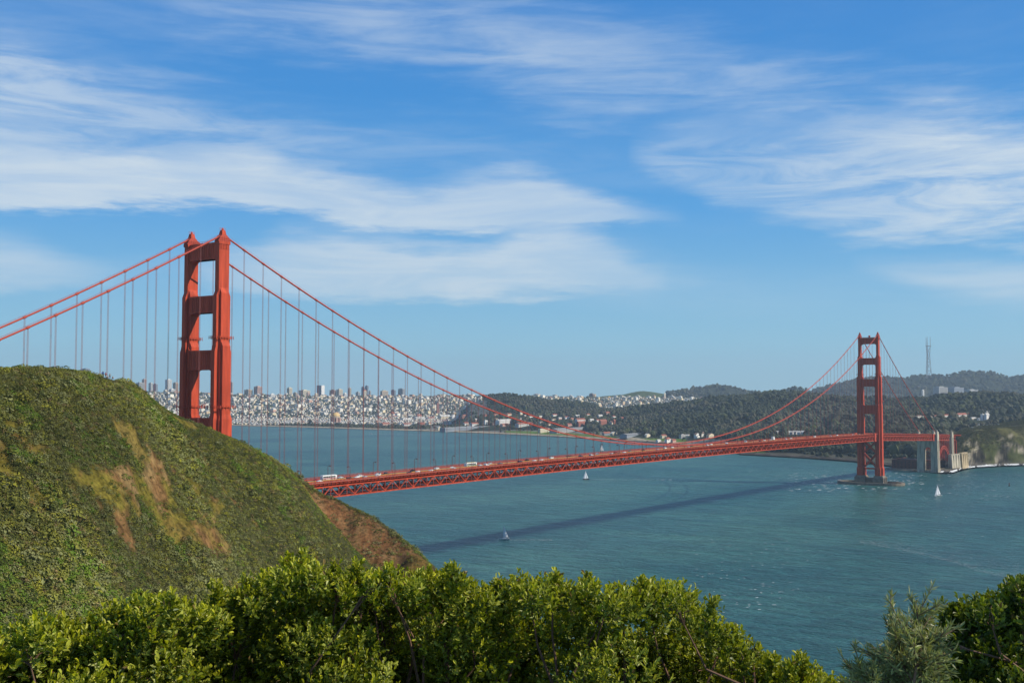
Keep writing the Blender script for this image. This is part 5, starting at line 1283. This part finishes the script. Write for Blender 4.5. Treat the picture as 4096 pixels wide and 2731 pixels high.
def sailboat(px, py, L, H, heading, hm, label, heel=.12, jib=True, main=True, jibfrac=.8):
    p = ground(px, py, 0); o = empty('sailboat', (p[0], p[1], 0.1)); o.rotation_euler = (heel, 0, heading); tag(o, label, 'sailboat', 'sailing boats on the strait')
    b = MB(); hull(b, L, L*.30, 1.05); b.build('hull', hm, o)
    b = MB(); b.frustum((-L*.18, -L*.08, L*.16, L*.08, 1.0), (-L*.15, -L*.06, L*.10, L*.06, 1.65)); b.build('cabin', hull_w, o)
    b = MB(); b.tube([(L*.08, 0, .8), (L*.08, 0, H+1)], [.10, .06], 6); b.build('mast', spar, o)
    b = MB(); b.tube([(L*.08, 0, 2.1), (-L*.36, 0, 2.1)], .08, 6); b.build('boom', spar, o)
    if main: b = MB(); sail(b, (L*.07, 0, 2.25), (-L*.35, 0, 2.25), (L*.075, 0, H+.6), .5); b.build('mainsail', MAT['sail_cloth'], o)
    if jib: b = MB(); sail(b, (L*.47, 0, 1.4), (-L*.02, .2, 1.9), (L*.085, 0, H*jibfrac), .6); b.build('jib', MAT['sail_cloth'], o)
    b = MB(); b.tube([(L*.48, 0, 1.2), (L*.08, 0, H*.95), (-L*.49, 0, 1.1)], .03, 4); b.build('stays', spar, o)
    for q in range(2):
        c = MB(); c.tube([(-L*.33-q*.5, -.3+q*.6, 1.0), (-L*.33-q*.5, -.3+q*.6, 1.5), (-L*.33-q*.5, -.3+q*.6, 1.85)], [.22, .28, .1], 6); c.tube([(-L*.33-q*.5, -.3+q*.6, 1.85), (-L*.33-q*.5, -.3+q*.6, 2.1)], .13, 6); c.build('crew', CMAT['dark'], o)
K_ = 1.7415
HR = math.atan2(RT[1], RT[0])
sailboat(1158*K_, 1238.5*K_, 10.5, 12.4, HR+math.pi-.15, hull_w, 'grey-sailed sailing boat in the bridge shadow, nearest to the headland', .10, jib=False)
sailboat(1346*K_, 1101*K_, 10.5, 13.2, HR+.1+math.pi, hull_d, 'sailing boat with a dark red hull and one tall white sail under the bridge', .14, jib=True, jibfrac=.9)
sailboat(1382*K_, 1034*K_, 12., 14.5, HR+.5, hull_w, 'white sailing boat beyond the bridge deck, seen between the hangers', .08)
sailboat(2155*K_, 1138.5*K_, 11., 14.6, HR+math.pi+.3, hull_w, 'bright white sailing boat at the right, in front of the sea cliff', .08)
def motorboat(px, py, L, heading, label):
    p = ground(px, py, 0); o = empty('motorboat', (p[0], p[1], .1), heading); tag(o, label, 'motorboat')
    b = MB(); hull(b, L, L*.34, 1.1); b.build('hull', hull_w, o)
    b = MB(); b.frustum((-L*.2, -L*.11, L*.2, L*.11, 1.1), (-L*.15, -L*.09, L*.08, L*.09, 2.4)); b.build('cabin', hull_w, o)
    b = MB(); b.box(-L*.12, -L*.112, 1.6, L*.12, L*.112, 2.0); b.build('windows', MAT['glass_dark'], o)
    return p
motorboat(2488, 1859, 8, HR+math.pi, 'tiny motorboat right under the bridge truss, right of the dark-hulled sailboat')
def wake(px, py, L, w0, w1, heading, lab=None):
    p = ground(px, py, 0); b = MB(); n = 40
    for q in range(n):
        t_ = q/n; wd = w0*(1-t_) + w1*t_
        for r in range(3):
            if rng.random() < .25 + .5*t_: continue
            c = np.array([-L*t_, rng.normal(0, wd*.35), .06]); sx, sy = L/n*.8, wd*(.2 + .25*rng.random())
            b.add([c + (-sx, -sy, 0), c + (sx, -sy*.8, 0), c + (sx, sy, 0), c + (-sx, sy*.7, 0)], np.array([[0, 1, 2, 3]]))
    o = b.build('wake', MAT['foam'], None, loc=(p[0], p[1], 0)); o.rotation_euler = (0, 0, heading); tag(o, kind='stuff')
p = motorboat(1484, 1736, 11, HR+math.pi-.05, 'small speedboat ahead of a long white wake, far bay left of centre')
wake(1487, 1736.6, 250, 5, 12, HR+math.pi-.07)
wake(2362, 1917, 130, 1.2, 3.5, HR+math.pi-.03)
wake(1165, 1727, 60, 3, 8, HR+1.2); 
wake(2040*1., 2158, 40, .8, 2., HR+math.pi)
by = empty('channel_buoy', tuple(ground(4037, 1943, 0))); tag(by, 'small dark red channel buoy on the water at the far right', 'buoy')
b = MB(); b.lathe([(0, -.5), (1.3, -.5), (1.3, .7), (.9, 1.), (0, 1.)], n=12); b.build('float', hull_d, by); b = MB()
for q in range(3): b.tube([(.8*math.cos(q*2.1), .8*math.sin(q*2.1), 1), (.25*math.cos(q*2.1), .25*math.sin(q*2.1), 3.6)], .1, 5)
b.lathe([(0, 3.4), (.5, 3.4), (.5, 4.3), (0, 4.6)], n=10); b.build('top_mark', CMAT['red'], by)

# whitecaps and a foam line left by the tide
wc = MB(); wf = MB()
def fleck(px, py, L, Wd, wc=wc):
    p = ground(px, py, .1); an = HR + rng.normal(0, .25); n = 7; th = np.linspace(0, 6.283, n, endpoint=False)
    rr = .5 + .6*rng.random(n); v = np.stack([np.cos(th)*rr*L, np.sin(th)*rr*Wd, np.full(n, .12)], -1)
    ca, sa = math.cos(an), math.sin(an)
    v = np.stack([p[0] + v[:, 0]*ca - v[:, 1]*sa, p[1] + v[:, 0]*sa + v[:, 1]*ca, v[:, 2]], -1); wc.add(v, [list(range(n))])
for (x0, x1, y0, y1, n, L) in ((2760, 3250, 2150, 2450, 90, 1.2), (3150, 3700, 1890, 1965, 150, 4.), (3700, 4080, 1895, 2000, 70, 2.6), (3000, 3500, 1870, 1920, 40, 2.5), (2450, 3100, 1850, 1990, 45, 1.6), (1050, 1900, 1730, 1850, 18, 3.), (3300, 4090, 1990, 2150, 40, 1.4), (1600, 2600, 2050, 2300, 30, .7), (2700, 3400, 1990, 2150, 40, 1.)):
    for _ in range(n): fleck(rng.uniform(x0, x1), rng.uniform(y0, y1), L*rng.uniform(.4, 1.5), L*rng.uniform(.25, .6))
LN = [(3440, 2168), (3560, 2190), (3680, 2214), (3800, 2246), (3920, 2284), (4040, 2312), (4110, 2330)]
for q in range(1300):
    t_ = rng.random()*(len(LN)-1); i_ = int(t_); f_ = t_-i_; off = abs(rng.normal(0, 1))*(7 if rng.random() < .3 else 40)*(.25 + t_/6)
    fleck(LN[i_][0]*(1-f_) + LN[i_+1][0]*f_, LN[i_][1]*(1-f_) + LN[i_+1][1]*f_ - off + rng.normal(0, 1.2), rng.uniform(.4, 1.8), rng.uniform(.10, .35), wf)
tag(wc.build('whitecaps', MAT['foam']), kind='stuff')
tag(wf.build('tide_line', mat('thin_foam', (.38, .46, .47), .6, .2, .3)), kind='stuff')
# ------------------------------------------------------------------ people on the ridge
def person(px, py, label, jacket, legs, skin=(.36, .22, .15), hair=(.03, .02, .015), pose='stand', face=0., sc=1.):
    """one continuous body grown from a chain of joints; feet on the ground of the ridge"""
    d = pray(px, py); hh = math.hypot(d[0], d[1]); az = math.atan2(d[1], d[0])
    D_ = np.arange(330, 420, .5); zt = hill(np.full_like(D_, az), D_); el = (zt - CZ)/D_; D0 = D_[np.argmax(el)]
    gx, gy = CX + D0*math.cos(az), CY + D0*math.sin(az); gz = float(hill(np.array([az]), np.array([D0]))[0])
    gz = max(gz, CZ + d[2]/hh*D0 - .1)
    if pose == 'stand':
        J = dict(pel=(0, 0, .93), ch=(0, .02, 1.25), nk=(0, .02, 1.47), hd=(0, .05, 1.60), top=(0, .04, 1.74), sl=(-.19, 0, 1.40), el=(-.26, .03, 1.12), hl=(-.22, .20, .98), sr=(.19, 0, 1.40), er=(.27, .02, 1.13), hr=(.25, .16, .92),
                 kl=(-.11, .03, .50), al=(-.13, -.02, .09), tl=(-.14, .16, .04), kr=(.11, .05, .50), ar=(.13, .02, .09), tr=(.14, .19, .04), pl=(-.10, 0, .88), pr=(.10, 0, .88))
    else:
        J = dict(pel=(0, -.05, .16), ch=(0, .0, .48), nk=(0, .06, .70), hd=(0, .11, .82), top=(0, .11, .96), sl=(-.19, .03, .64), el=(-.27, .16, .42), hl=(-.12, .36, .40), sr=(.19, .03, .64), er=(.27, .16, .42), hr=(.12, .36, .38),
                 kl=(-.13, .40, .46), al=(-.13, .56, .09), tl=(-.13, .72, .05), kr=(.13, .40, .44), ar=(.13, .54, .09), tr=(.13, .70, .05), pl=(-.10, .02, .15), pr=(.10, .02, .15))
    E_ = [('pel', 'ch'), ('ch', 'nk'), ('nk', 'hd'), ('hd', 'top'), ('ch', 'sl'), ('sl', 'el'), ('el', 'hl'), ('ch', 'sr'), ('sr', 'er'), ('er', 'hr'), ('pel', 'pl'), ('pl', 'kl'), ('kl', 'al'), ('al', 'tl'), ('pel', 'pr'), ('pr', 'kr'), ('kr', 'ar'), ('ar', 'tr')]
    Rd = dict(pel=.15, ch=.17, nk=.065, hd=.105, top=.075, sl=.085, el=.055, hl=.04, sr=.085, er=.055, hr=.04, kl=.068, al=.05, tl=.04, kr=.068, ar=.05, tr=.04, pl=.10, pr=.10)
    ks = list(J); me = bpy.data.meshes.new('person'); me.from_pydata([J[k] for k in ks], [(ks.index(a_), ks.index(b_)) for a_, b_ in E_], [])
    tmp = bpy.data.objects.new('tmp', me); COL.objects.link(tmp)
    sm = tmp.modifiers.new('s', 'SKIN')
    for i_, k in enumerate(ks): me.skin_vertices[0].data[i_].radius = (Rd[k], Rd[k]*(.8 if k in ('pel', 'ch') else 1))
    me.skin_vertices[0].data[0].use_root = True
    tmp.modifiers.new('u', 'SUBSURF').levels = 1
    dg = bpy.context.evaluated_depsgraph_get(); m2 = bpy.data.meshes.new_from_object(tmp.evaluated_get(dg)); bpy.data.objects.remove(tmp); bpy.data.meshes.remove(me)
    n = len(m2.vertices); co = np.empty(n*3, np.float32); m2.vertices.foreach_get('co', co); co = co.reshape(-1, 3)
    Jp = np.array([J[k] for k in ks]); part = np.array([{'hd': 2, 'top': 2, 'nk': 2, 'hl': 2, 'hr': 2, 'kl': 1, 'al': 1, 'tl': 1, 'kr': 1, 'ar': 1, 'tr': 1, 'pl': 1, 'pr': 1, 'pel': 1}.get(k, 0) for k in ks])
    w_ = part[np.argmin(((co[:, None]-Jp[None])**2).sum(-1), 1)]
    cc_ = np.array([jacket, legs, skin])[w_]
    at = m2.attributes.new('col', 'FLOAT_COLOR', 'POINT'); c4 = np.ones((n, 4), np.float32); c4[:, :3] = cc_; at.data.foreach_set('color', c4.ravel())
    m2.materials.clear(); m2.materials.append(MAT['vcol_fine']); m2.polygons.foreach_set('use_smooth', np.ones(len(m2.polygons), bool))
    o = bpy.data.objects.new('person', m2); COL.objects.link(o); tag(o, label, 'person', 'hikers on the ridge')
    hb = MB(); hp = np.array(J['hd'])
    hb.lathe([(.0, .155), (.06, .148), (.105, .10), (.122, .03), (.11, -.05), (.05, -.07)], tuple(hp + (0, -.025, .0)), 12)
    hb.build('hair', mat('hair_%d' % len(bpy.data.objects), hair, .6), o, True)
    o.location = (gx, gy, gz); o.rotation_euler = (0, 0, face); o.scale = (sc,)*3
FA = YAW - math.pi/2
person(410.0, 1507, 'hiker in a deep blue jacket standing leftmost on the ridge', (.02, .06, .30), (.03, .03, .05), face=FA+.5)
person(413.2, 1507, 'hiker in a light blue jacket close beside the deep blue one', (.12, .40, .75), (.04, .04, .06), face=FA-.3)
person(422.5, 1511, 'hiker in a red jacket and dark shorts with bare legs', (.40, .05, .06), (.05, .05, .06), face=FA+.2)
person(427.3, 1512.6, 'hiker in white crouching beside the red-jacketed one', (.75, .74, .72), (.70, .68, .66), pose='sit', face=FA+.2, sc=1.25)
person(432.5, 1513.5, 'bare-backed sitter low between the white-clad and the tan-shirted hikers', (.42, .28, .20), (.05, .04, .04), pose='sit', face=FA+1.4)
person(439.3, 1513.5, 'hiker in a tan shirt and dark trousers with hands raised', (.44, .38, .32), (.03, .03, .07), face=FA)
person(452.3, 1514.5, 'sitting person in pinkish tan at the right end of the hikers', (.42, .28, .20), (.12, .03, .04), pose='sit', face=FA+1.)

# cars in the parking lot on the bluff
lot = [(3914, 1698, 'white', 'van'), (3905, 1705, 'white', 'sedan'), (3889, 1710, 'white', 'suv')] + [(3928 + q*6.6, 1701.5 - q*.25, ['blue', 'white', 'dark', 'silver', 'blue', 'black', 'white', 'blue', 'silver', 'dark', 'white'][q], 'sedan' if q % 3 else 'suv') for q in range(11)]
for i_, (a_, b_, c_, kd) in enumerate(lot):
    p = farhit(a_, b_)
    if p is None: continue
    add_car(kd, c_, p[0], p[1], '%s %s parked on the sea bluff, %s from the left in the lot' % (c_ if c_ != 'dark' else 'dark blue', {'sedan': 'car', 'suv': 'tall car', 'van': 'camper van'}[kd], ordinal(i_+1)), 1.2, float(p[2])+.3)
# scrub on the bluff and terraces
N = 90000
a = rng.uniform(az_of(4280), az_of(3560), N); d = rng.uniform(2280, 3000, N)
cv, zz = cover(a, d); dzl = far(a, d+3, False) - far(a, d-3, False)
x = CX + d*np.cos(a); y = CY + d*np.sin(a)
keep = (cv == SCR) & (zz > 6) & ~((d < 2300) & (a > az_of(3890))) & (rng.random(N) < np.where(dzl > 4.2, .5, .9)*sst(fbm(x*.02+7, y*.02, 4), .30, .52))
a, d, x, y = a[keep], d[keep], x[keep], y[keep]; z = far(a, d)
cc = np.array([[.070, .080, .024], [.115, .110, .048], [.036, .050, .014], [.12, .10, .05]])[rng.integers(0, 4, len(a))]*(.7+.6*rng.random((len(a), 1)))
sb = MB(); sb.add(*clumps_mesh(np.stack([x, y, z-.3], -1), rng.uniform(1.0, 3.0, len(a)), cc, CL, .7))
tag(sb.build('bluff_scrub', MAT['scrub_leaves'], col=True), kind='stuff')
# single trees that can be told apart
TG = [(2028, 1712, 17, 'dark spreading tree right of the cream shed on the lawn', 1.3), (1688, 1722, 19, 'broad dark cypress left of the long beach shed', 1.6), (1738, 1720, 14, 'smaller dark tree touching the left end of the long beach shed', 1.),
      (2258, 1724, 15, 'dark round tree between the grey hangar and the lawn', 1.2), (2360, 1724, 15, 'dark tree at the right end of the grey hangar', 1.1), (1350, 1709, 19, 'dark bushy tree on the beach below the gold dome', 1.4),
      (1240, 1702, 26, 'tall pointed dark tree left of the gold dome', .5), (2702, 1752, 13, 'round olive tree behind the pink annexe on the shore', 1.2), (2720, 1731, 16, 'pale green tree behind the flat grey building', 1.3), (2800, 1750, 11, 'small dark tree between the gabled houses by the viaduct', 1.), 
      (3755, 1735, 16, 'dark tree standing above the arch beside the second pylon', 1.1), (3842, 1722, 14, 'dark shrubby tree on the bluff edge right of the second pylon', 1.3), (3797, 1728, 13, 'dark tree just right of the second pylon top', 1.1), (2186, 1705, 15, 'dark tree behind the cream shed', 1.2)]
tm_ = {}
for a_, b_, h_, lab, wd in TG:
    p = farhit(a_, b_); o = empty('tree', tuple(p)); tag(o, lab, 'tree', 'single trees on the far shore')
    t_ = MB(); t_.tube([(0, 0, -1), (.2, 0, h_*.3), (0, .2, h_*.6)], [.6, .45, .25], 6)
    for q in range(4): an = q*1.6; t_.tube([(0, 0, h_*.35), (math.cos(an)*h_*.2*wd, math.sin(an)*h_*.2*wd, h_*.6)], [.28, .12], 5)
    t_.build('trunk', MAT['dark_steel'], o)
    nC = 26; P_ = []; 
    th = rng.random(nC)*6.283; ph = rng.random(nC); rr = np.sqrt(rng.random(nC))
    P_ = np.stack([np.cos(th)*rr*h_*.34*wd, np.sin(th)*rr*h_*.34*wd, h_*(.45 + .42*ph)], -1)
    ol = 'olive' in lab or 'pale' in lab
    c_ = MB(); c_.add(*clumps_mesh(P_, h_*(.16 + .10*rng.random(nC)), np.ones((nC, 3))*(np.array([.10, .11, .035]) if ol else np.array([.026, .034, .016])), CL)); c_.build('crown', MAT['scrub_leaves'], o, col=True)
# ------------------------------------------------------------------ shrubs right in front of the camera
leafmat('shrub_leaves', .30, .42, .36)
MAT['twig'] = mat('twig', (.15, .085, .055), .8, .25, 20.)
def leaf_sprays(tips, dirs, L, nl, colf, wide=.52, seed=0, spread=.10):
    """nl folded leaves round each twig tip"""
    r = np.random.default_rng(seed); n = len(tips)
    tips = np.repeat(tips, nl, 0); dr = np.repeat(dirs, nl, 0); k = np.tile(np.arange(nl), n)
    ax = np.cross(dr, r.normal(0, 1, dr.shape)); ax /= np.linalg.norm(ax, axis=1)[:, None]; bx_ = np.cross(dr, ax)
    th = k*2.4 + r.random(len(k))*.8; up = (k/nl)
    rad = ax*np.cos(th)[:, None] + bx_*np.sin(th)[:, None]
    base = tips - dr*((1-up)*spread*(.7 + .6*r.random(len(k))))[:, None]
    ld_ = rad*(1.05-.55*up)[:, None] + dr*(.45+.6*up)[:, None] + r.normal(0, .18, dr.shape); ld_ /= np.linalg.norm(ld_, axis=1)[:, None]
    sd = np.cross(ld_, dr + r.normal(0, .2, dr.shape)); sd /= np.linalg.norm(sd, axis=1)[:, None]; nm = np.cross(sd, ld_)
    ln = (L*(.65 + .6*r.random(len(k))))[:, None]; wd = ln*wide*(.8 + .4*r.random(len(k)))[:, None]; fold = wd*.35
    tp = base + ld_*ln - nm*ln*.08
    def side(f, q, sg): return base + ld_*ln*f + sg*sd*wd*q + nm*fold*(q*1.6)
    V_ = np.stack([base, side(.40, .42, 1), side(.80, .40, 1), tp, side(.80, .40, -1), side(.40, .42, -1)], 1); m_ = np.arange(len(k))[:, None]*6
    F_ = np.concatenate([m_ + np.array([[0, 3, 2, 1]]), m_ + np.array([[0, 5, 4, 3]])])
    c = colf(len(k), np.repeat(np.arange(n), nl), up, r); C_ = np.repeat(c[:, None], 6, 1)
    return V_.reshape(-1, 3), F_, C_.reshape(-1, 3)
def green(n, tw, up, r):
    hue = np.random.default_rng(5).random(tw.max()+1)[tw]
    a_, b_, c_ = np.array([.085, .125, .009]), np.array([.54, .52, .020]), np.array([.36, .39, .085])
    q = np.clip(up*.8 + hue*.5 - .3 + r.normal(0, .12, n), 0, 1)[:, None]  # inner leaves darker, tips brighter: shade and sun put into the colour
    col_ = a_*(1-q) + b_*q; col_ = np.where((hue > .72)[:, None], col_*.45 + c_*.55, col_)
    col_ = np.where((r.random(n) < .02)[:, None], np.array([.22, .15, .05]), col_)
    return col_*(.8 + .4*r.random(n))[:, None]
def shrub(name, label, outline, D0, seed, deep=.9, dens=1., low=1569, L=.033, colf=green, thick=1.6):
    """outline: top of the bush as seen (picture points); lobes of foliage fill it from the top down, twigs and stems carry them"""
    r = np.random.default_rng(seed)
    xs = np.array([p[0] for p in outline], float); ys = np.array([p[1] for p in outline], float) + 15
    lobes = []
    px = xs[0]
    tot = xs[-1]-xs[0]; nL = int(tot/1000*100*dens)
    for q in range(nL):
        a_ = xs[0] + tot*(q + r.random())/nL; yt = np.interp(a_, xs, ys)
        rr = r.uniform(.12, .34); D_ = D0 + r.normal(0, .35)
        rp = rr*FL/D_/K2
        depthf = r.random()**1.2
        if depthf > .10 and fbm(np.array([a_*.0065 + seed]), np.array([depthf*1.7 + seed]), 3)[0] < .50: continue     # hollows between the heads of foliage
        yy = yt + rp*.8 + depthf*(low + 60 - yt)
        D_ = D0 + .5 - 1.0*depthf*deep + r.normal(0, .22)
        p = atd(a_*K2, yy*K2, D_); lobes.append((p[0], p[1], p[2], rr))
    for q in range(int(tot/1000*120)):                      # foliage deeper in the bush, in the shade of the front
        a_ = xs[0] + tot*r.random(); yt = np.interp(a_, xs, ys); rr = r.uniform(.18, .30); y0 = yt + 30 + rr*FL/(D0+1)/K2; yy = y0 + r.random()*max(20, low + 90 - y0)
        p = atd(a_*K2, yy*K2, D0 + r.uniform(.75, 1.3)); lobes.append((p[0], p[1], p[2], rr))
    for a_ in np.arange(xs[0], xs[-1], 9.):                # an uneven rim along the top
        yt = np.interp(a_, xs, ys) + r.normal(4, 11); rr = r.uniform(.06, .13); D_ = D0 + .3 + r.normal(0, .35)
        p = atd(a_*K2, (yt + rr*FL/D_/K2*.9)*K2, D_); lobes.append((p[0], p[1], p[2], rr))
    for q in range(int(tot/1000*26)):                      # single sprigs standing proud of the rim
        a_ = xs[0] + tot*r.random(); rr = r.uniform(.03, .055); p = atd(a_*K2, (np.interp(a_, xs, ys) - r.uniform(2, 26))*K2, D0 + r.normal(.2, .3))
        for h_ in range(3): lobes.append((p[0] + r.normal(0, .01), p[1] + r.normal(0, .01), p[2] - h_*.06, rr))
    lobes = np.array(lobes)
    root = atd((xs[0]+xs[-1])/2*K2, 1700*K2, D0 + .3); root[2] = min(root[2], CZ - 2.6)
    o = empty(name, tuple(root)); tag(o, label, 'shrub')
    T, Dr = [], []
    for lx, ly, lz, rr in lobes:
        n = int(8 + 300*rr*rr*4)
        dv = r.normal(0, 1, (n, 3)); dv[:, 2] += .9; dv /= np.linalg.norm(dv, axis=1)[:, None]
        rad = rr*(.70 + .4*r.random(n)**.6)
        T.append(np.array([lx, ly, lz]) + dv*rad[:, None]); u = dv*.8 + r.normal(0, .3, (n, 3)); u[:, 2] += .7; Dr.append(u/np.linalg.norm(u, axis=1)[:, None])
    T = np.concatenate(T); Dr = np.concatenate(Dr)
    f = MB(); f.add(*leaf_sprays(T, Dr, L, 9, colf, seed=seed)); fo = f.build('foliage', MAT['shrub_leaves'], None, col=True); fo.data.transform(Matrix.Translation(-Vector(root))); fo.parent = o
    st = MB()
    sel = r.choice(len(lobes), min(len(lobes), 34), replace=False)
    stems = [atd((xs[0] + (xs[-1]-xs[0])*(q+.5)/7)*K2, 1680*K2, D0 + .3 + r.normal(0, .2)) for q in range(7)]
    for q in sel:
        p = lobes[q, :3]; s0 = min(stems, key=lambda s_: np.hypot(*(s_[:2]-p[:2]))); mid = s0*.45 + p*.55 + r.normal(0, .07, 3)
        m2_ = s0*.75 + p*.25 + r.normal(0, .07, 3)
        st.tube([s0, m2_, mid, p], [.016, .011, .007, .003], 5)
        for _ in range(5):
            e = p + r.normal(0, lobes[q, 3]*.32, 3); st.tube([mid*.3 + p*.7, (mid*.2 + p*.8 + e)/2 + r.normal(0, .01, 3), e], [.006, .004, .002], 4)
    for s0 in stems: st.tube([s0 + (0, 0, -.9), s0 + (.02, .02, -.3), s0], [.05, .035, .025], 6)
    so = st.build('branches', MAT['twig'], None); so.data.transform(Matrix.Translation(-Vector(root))); so.parent = o
    return len(T)
nT = 0
nT += shrub('coastal_shrub', 'low leafy green shrub with bare twigs showing, at the bottom left corner', [(-120, 1500), (-40, 1480), (0, 1478), (50, 1440), (90, 1420), (130, 1432), (165, 1428), (210, 1442), (250, 1412), (290, 1385), (330, 1362), (375, 1352), (420, 1385), (460, 1395), (500, 1402)], 6.4, 11, dens=1.05)
nT += shrub('coastal_shrub', 'large leafy yellow-green shrub standing before the foot of the headland', [(470, 1400), (500, 1350), (560, 1335), (610, 1312), (650, 1296), (690, 1274), (730, 1292), (780, 1300), (840, 1312), (900, 1306), (960, 1308), (1010, 1306), (1060, 1318), (1100, 1340), (1130, 1352), (1160, 1380)], 6.9, 12, dens=1.25)
nT += shrub('coastal_shrub', 'broad leafy green shrub in the bottom centre, sloping down towards the right', [(1100, 1370), (1130, 1352), (1180, 1318), (1250, 1302), (1330, 1330), (1400, 1342), (1460, 1338), (1530, 1318), (1560, 1330), (1590, 1372), (1630, 1388), (1655, 1435), (1690, 1452), (1730, 1500), (1790, 1518), (1850, 1524), (1900, 1542), (1940, 1580)], 7.0, 13, dens=1.25)
nT += shrub('coastal_shrub', 'darker leafy shrub cut by the right edge at the bottom right corner', [(2130, 1600), (2145, 1490), (2160, 1420), (2180, 1390), (2240, 1372), (2300, 1362), (2335, 1345), (2360, 1325), (2420, 1305), (2500, 1300)], 6.3, 14, dens=1.6, colf=lambda *q: green(*q)*np.array([.50, .58, .7]))
print('tips', nT)
# feathery grey-green bush
def feathery(label, stems, D0, seed):
    r = np.random.default_rng(seed); root = atd(2080*K2, 1640*K2, D0); o = empty('feathery_bush', tuple(root)); tag(o, label, 'shrub')
    nd_ = MB(); st = MB(); V_, C_ = [], []
    for (x0, y0, x1, y1) in stems:
        x0, x1, y1 = 2095 + (x0-2095)*.75, 2092 + (x1-2095)*.80, y1 + 26
        a_ = atd(x0*K2, y0*K2, D0 + r.normal(0, .15)); b_ = atd(x1*K2, y1*K2, D0 + r.normal(0, .2)); mid = (a_+b_)/2 + r.normal(0, .03, 3)
        st.tube([a_, mid, b_], [.009, .006, .002], 5)
        for q in range(9):                                  # side shoots
            t0 = .25 + .7*r.random(); s0 = (1-t0)*(1-t0)*a_ + 2*t0*(1-t0)*mid + t0*t0*b_
            axd = (b_-a_)/np.linalg.norm(b_-a_); sd = axd*.9 + r.normal(0, .45, 3); sd /= np.linalg.norm(sd); ln = r.uniform(.12, .28)*(1.15-t0*.6)
            e0 = s0 + sd*ln; st.tube([s0, e0], [.004, .0015], 4)
            k = 44; u = r.random(k); pb = s0 + sd*ln*u[:, None]; nd = sd*.75 + r.normal(0, .5, (k, 3)); nd /= np.linalg.norm(nd, axis=1)[:, None]
            l_ = (.030 + .028*r.random(k))[:, None]; w_ = np.cross(nd, r.normal(0, 1, (k, 3))); w_ /= np.linalg.norm(w_, axis=1)[:, None]; w_ = w_*.0030
            V_.append(np.stack([pb - w_, pb + nd*l_*.5 - w_*1.2, pb + nd*l_, pb + nd*l_*.5 + w_*1.2], 1))
            C_.append(np.repeat((np.array([.25, .26, .115])*(.7 + .6*r.random((k, 1))))[:, None], 4, 1))
        k = 110; u = r.random(k); tt_ = u[:, None]; pb = (1-tt_)**2*a_ + 2*tt_*(1-tt_)*mid + tt_**2*b_; nd = axd*.7 + r.normal(0, .5, (k, 3)); nd /= np.linalg.norm(nd, axis=1)[:, None]
        l_ = (.030 + .025*r.random(k))[:, None]; w_ = np.cross(nd, r.normal(0, 1, (k, 3))); w_ /= np.linalg.norm(w_, axis=1)[:, None]; w_ = w_*.0032
        V_.append(np.stack([pb - w_, pb + nd*l_*.5 - w_*1.2, pb + nd*l_, pb + nd*l_*.5 + w_*1.2], 1)); C_.append(np.repeat((np.array([.32, .33, .14])*(.7 + .6*r.random((k, 1))))[:, None], 4, 1))
    V_ = np.concatenate(V_); n = len(V_); nd_.add(V_.reshape(-1, 3), np.arange(n*4).reshape(-1, 4), np.concatenate(C_).reshape(-1, 3))
    for mb, nm, mt_ in ((nd_, 'foliage', MAT['shrub_leaves']), (st, 'branches', MAT['twig'])):
        ob = mb.build(nm, mt_, None, col=(nm == 'foliage')); ob.data.transform(Matrix.Translation(-Vector(root))); ob.parent = o
stems = [(2090, 1600, 2112, 1372), (2080, 1600, 2035, 1392), (2085, 1590, 2085, 1400), (2100, 1590, 2125, 1400), (2060, 1600, 2005, 1455), (2070, 1600, 1995, 1500), (2110, 1590, 2150, 1440), (2120, 1600, 2165, 1425), (2050, 1610, 1985, 1540), (2090, 1600, 2060, 1440), (2100, 1600, 2105, 1450),
         (2000, 1620, 1930, 1528), (1990, 1620, 1985, 1530), (2110, 1600, 2140, 1500), (2130, 1610, 2150, 1520), (2075, 1610, 2070, 1490), (2090, 1610, 2120, 1480), (2095, 1610, 2090, 1540), (2120, 1600, 2160, 1470),
         (2105, 1600, 2135, 1455), (2085, 1600, 2050, 1420)]
feathery('feathery grey-green bush left of the dark shrub at the bottom right', stems, 5.6, 31)
# ------------------------------------------------------------------ haze
hz = MB(); hz.box(-900, -4500, -6, 14500, 12500, 620)
m = bpy.data.materials.new('haze_air'); m.use_nodes = True; t = NT(m.node_tree)
pv = t.n('ShaderNodeVolumePrincipled', {'Color': rgb(.66, .84, 1.0), 'Density': 4.4e-5, 'Anisotropy': .15})
t.n('ShaderNodeOutputMaterial', {'Volume': pv.outputs[0]})
tag(hz.build('haze', m), kind='stuff')
cy.volume_step_rate = 20; cy.volume_max_steps = 32
